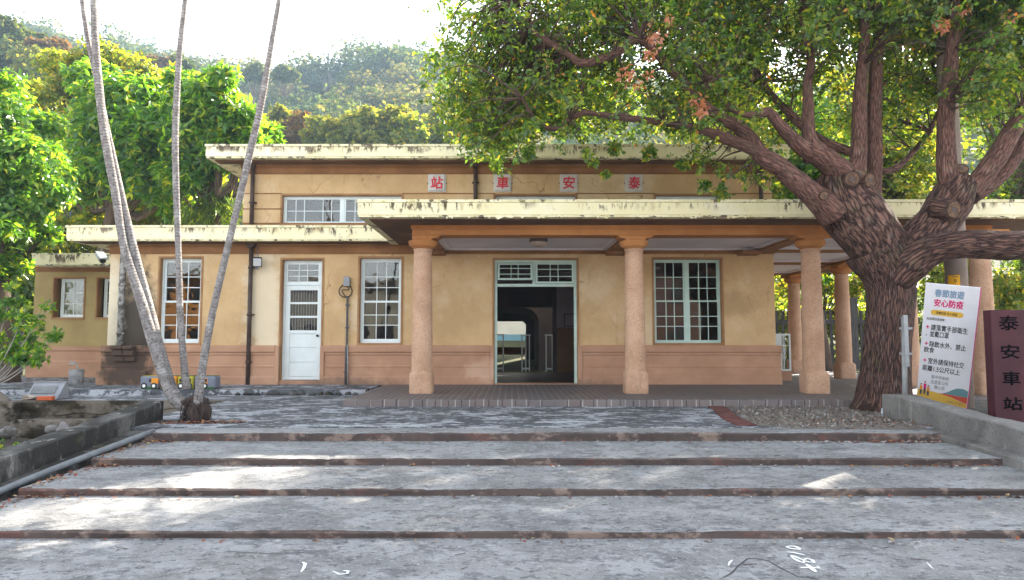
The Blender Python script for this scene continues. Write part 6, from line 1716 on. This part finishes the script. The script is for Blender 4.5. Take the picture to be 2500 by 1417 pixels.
pts = []
for _ in range(5200):
    while True:
        x = rnd.uniform(2.9, 5.6); y = rnd.uniform(8.2, 10.85)
        if in_poly((x, y), GP): break
    pts.append((x, y, -.094))
scatter_flat('gravel', pts, .012, .04, chip_m, 'grey gravel and chips round the tree', 'gravel', 1, .003, .5, .8)
pts = []
for _ in range(500): a = rnd.gauss(0, .22); pts.append((BASE[0] + .1 + a * 1.2, 8.78 - abs(rnd.gauss(0, .09)), -.1))
for _ in range(200): a = rnd.uniform(0, 1); pts.append((BASE[0] + .25 + .5 * a, 8.8 + rnd.gauss(0, .07), -.1))
for d, z, r in STEPS[:4]:
    for _ in range(260): pts.append((rnd.uniform(-4.12, 4.8) if rnd.random() < .35 else rnd.choice((-4.05 + abs(rnd.gauss(0, .15)), 4.75 - abs(rnd.gauss(0, .6)))), d - .02 - abs(rnd.gauss(0, .035)), step_z(d - .03)))
for _ in range(260): pts.append((rnd.uniform(3.6, 5.0), rnd.gauss(8.6, .35), -.094))
for _ in range(350):
    f = rnd.random(); y = 7.9 - f * 3; pts.append((-4.12 + abs(rnd.gauss(0, .08)), y, step_z(y)))
for _ in range(700): pts.append((rnd.uniform(-13, -9.3), rnd.gauss(15.9, .6), -.004))
for _ in range(260): pts.append((rnd.gauss(4.3, .35), 7.83 - abs(rnd.gauss(0, .04)), -.204))
scatter_flat('leaf_litter', pts, .015, .055, litter_m, 'dry brown leaves gathered along the step edges and walls', 'leaf litter', 2, .006, .3)
pts = []
for d, z, r in STEPS[:4]:
    for _ in range(14): pts.append((rnd.uniform(-2.5, 4.8), d - .03 - abs(rnd.gauss(0, .05)), step_z(d - .04)))
for _ in range(60): pts.append((rnd.uniform(2.6, 4.8), 7.82 - abs(rnd.gauss(0, .04)), -.204))
g = MB()
for i, p in enumerate(pts): s = rnd.uniform(.006, .016); g.blob((p[0], p[1], p[2] + s * .5), s * 1.3, s, s * .8, seed=i, n=8)
g.build('pebbles', pebble_m, kind='stuff', label='small pale pebbles lying under the step edges', cat='pebbles')
g = MB()
for i in range(50):
    y = rnd.uniform(4.2, 7.8); x = rnd.uniform(-1.5, 4.7); z = step_z(y) + .005; a = rnd.uniform(-.7, .7); l = rnd.uniform(.02, .07)
    g.tube([(x, y, z), (x + cos(a) * l, y + sin(a) * l, z + .003), (x + cos(a + .3) * l * 1.8, y + sin(a + .3) * l * 1.8, z)], .002, 4)
g.build('twig_litter', twig_m, kind='stuff', label='thin dark twigs scattered over the steps', cat='twigs')

# ================================================================== HOUSES ACROSS THE STREET (behind the camera, mirrored in the panes)
for i, (x, wd, h, wm, lab) in enumerate(((-24, 10, 5.2, M('house_plaster', (.42, .2, .06), (.36, .16, .05), 1, coord=CW), 'orange plaster house across the street'), (-11.5, 11, 4.6, M('house_tile', (.26, .25, .21), (.2, .19, .17), 1, coord=CW), 'grey two storey house across the street'), (10.5, 15, 5.6, M('house_brick', (.11, .06, .045), (.09, .05, .04), 1, coord=CW), 'brick house across the street'))):
    t = thing('street_house', (x, -17, -.53), lab, 'house', 'houses across the street')
    g = MB(); g.box(x - wd / 2, x + wd / 2, -24, -17, -.54, h); g.build('wall', wm, t)
    g = MB(); g.box(x - wd / 2 - .3, x + wd / 2 + .3, -24.3, -16.4, h, h + .3); g.build('roof', roof_m, t)
    for k in range(4):
        for z in (.4, 3.4):
            if z + 1.6 > h: continue
            g = MB(); xx = x - wd / 2 + .9 + k * (wd - 1.6) / 4; g.box(xx, xx + 1.1, -17.01, -16.95, z, z + 1.4); g.build('window', black_m, t)

t = tree('street_tree', 'leafy tree across the street', (-35, -13, -.5), [(-35 + a, -13 + b_, c_, 1.6) for a, b_, c_ in ((0, 0, 3), (-3, 0, 2.5), (3, 1, 2.8), (0, 1, 5.2), (-2, 0, 4.8), (2, 0, 5), (-5, 0, 3.5))], 9000, .3, .14, leaf_yellow, None, 6, .4, .2, seed=300)

# ================================================================== HAZE
g = MB(); g.box(-430, 430, -95, 425, -1.9, 96)
hm = bpy.data.materials.new('haze_air'); hm.use_nodes = True; nt = hm.node_tree; nt.nodes.remove(nt.nodes['Principled BSDF'])
pv = nt.nodes.new('ShaderNodeVolumePrincipled'); pv.inputs['Color'].default_value = (.58, .78, 1, 1); pv.inputs['Density'].default_value = .00075; pv.inputs['Anisotropy'].default_value = .0
nt.links.new(pv.outputs[0], nt.nodes['Material Output'].inputs['Volume'])
g.build('haze', hm, kind='stuff', label='pale haze in the air in front of the hills', cat='haze')
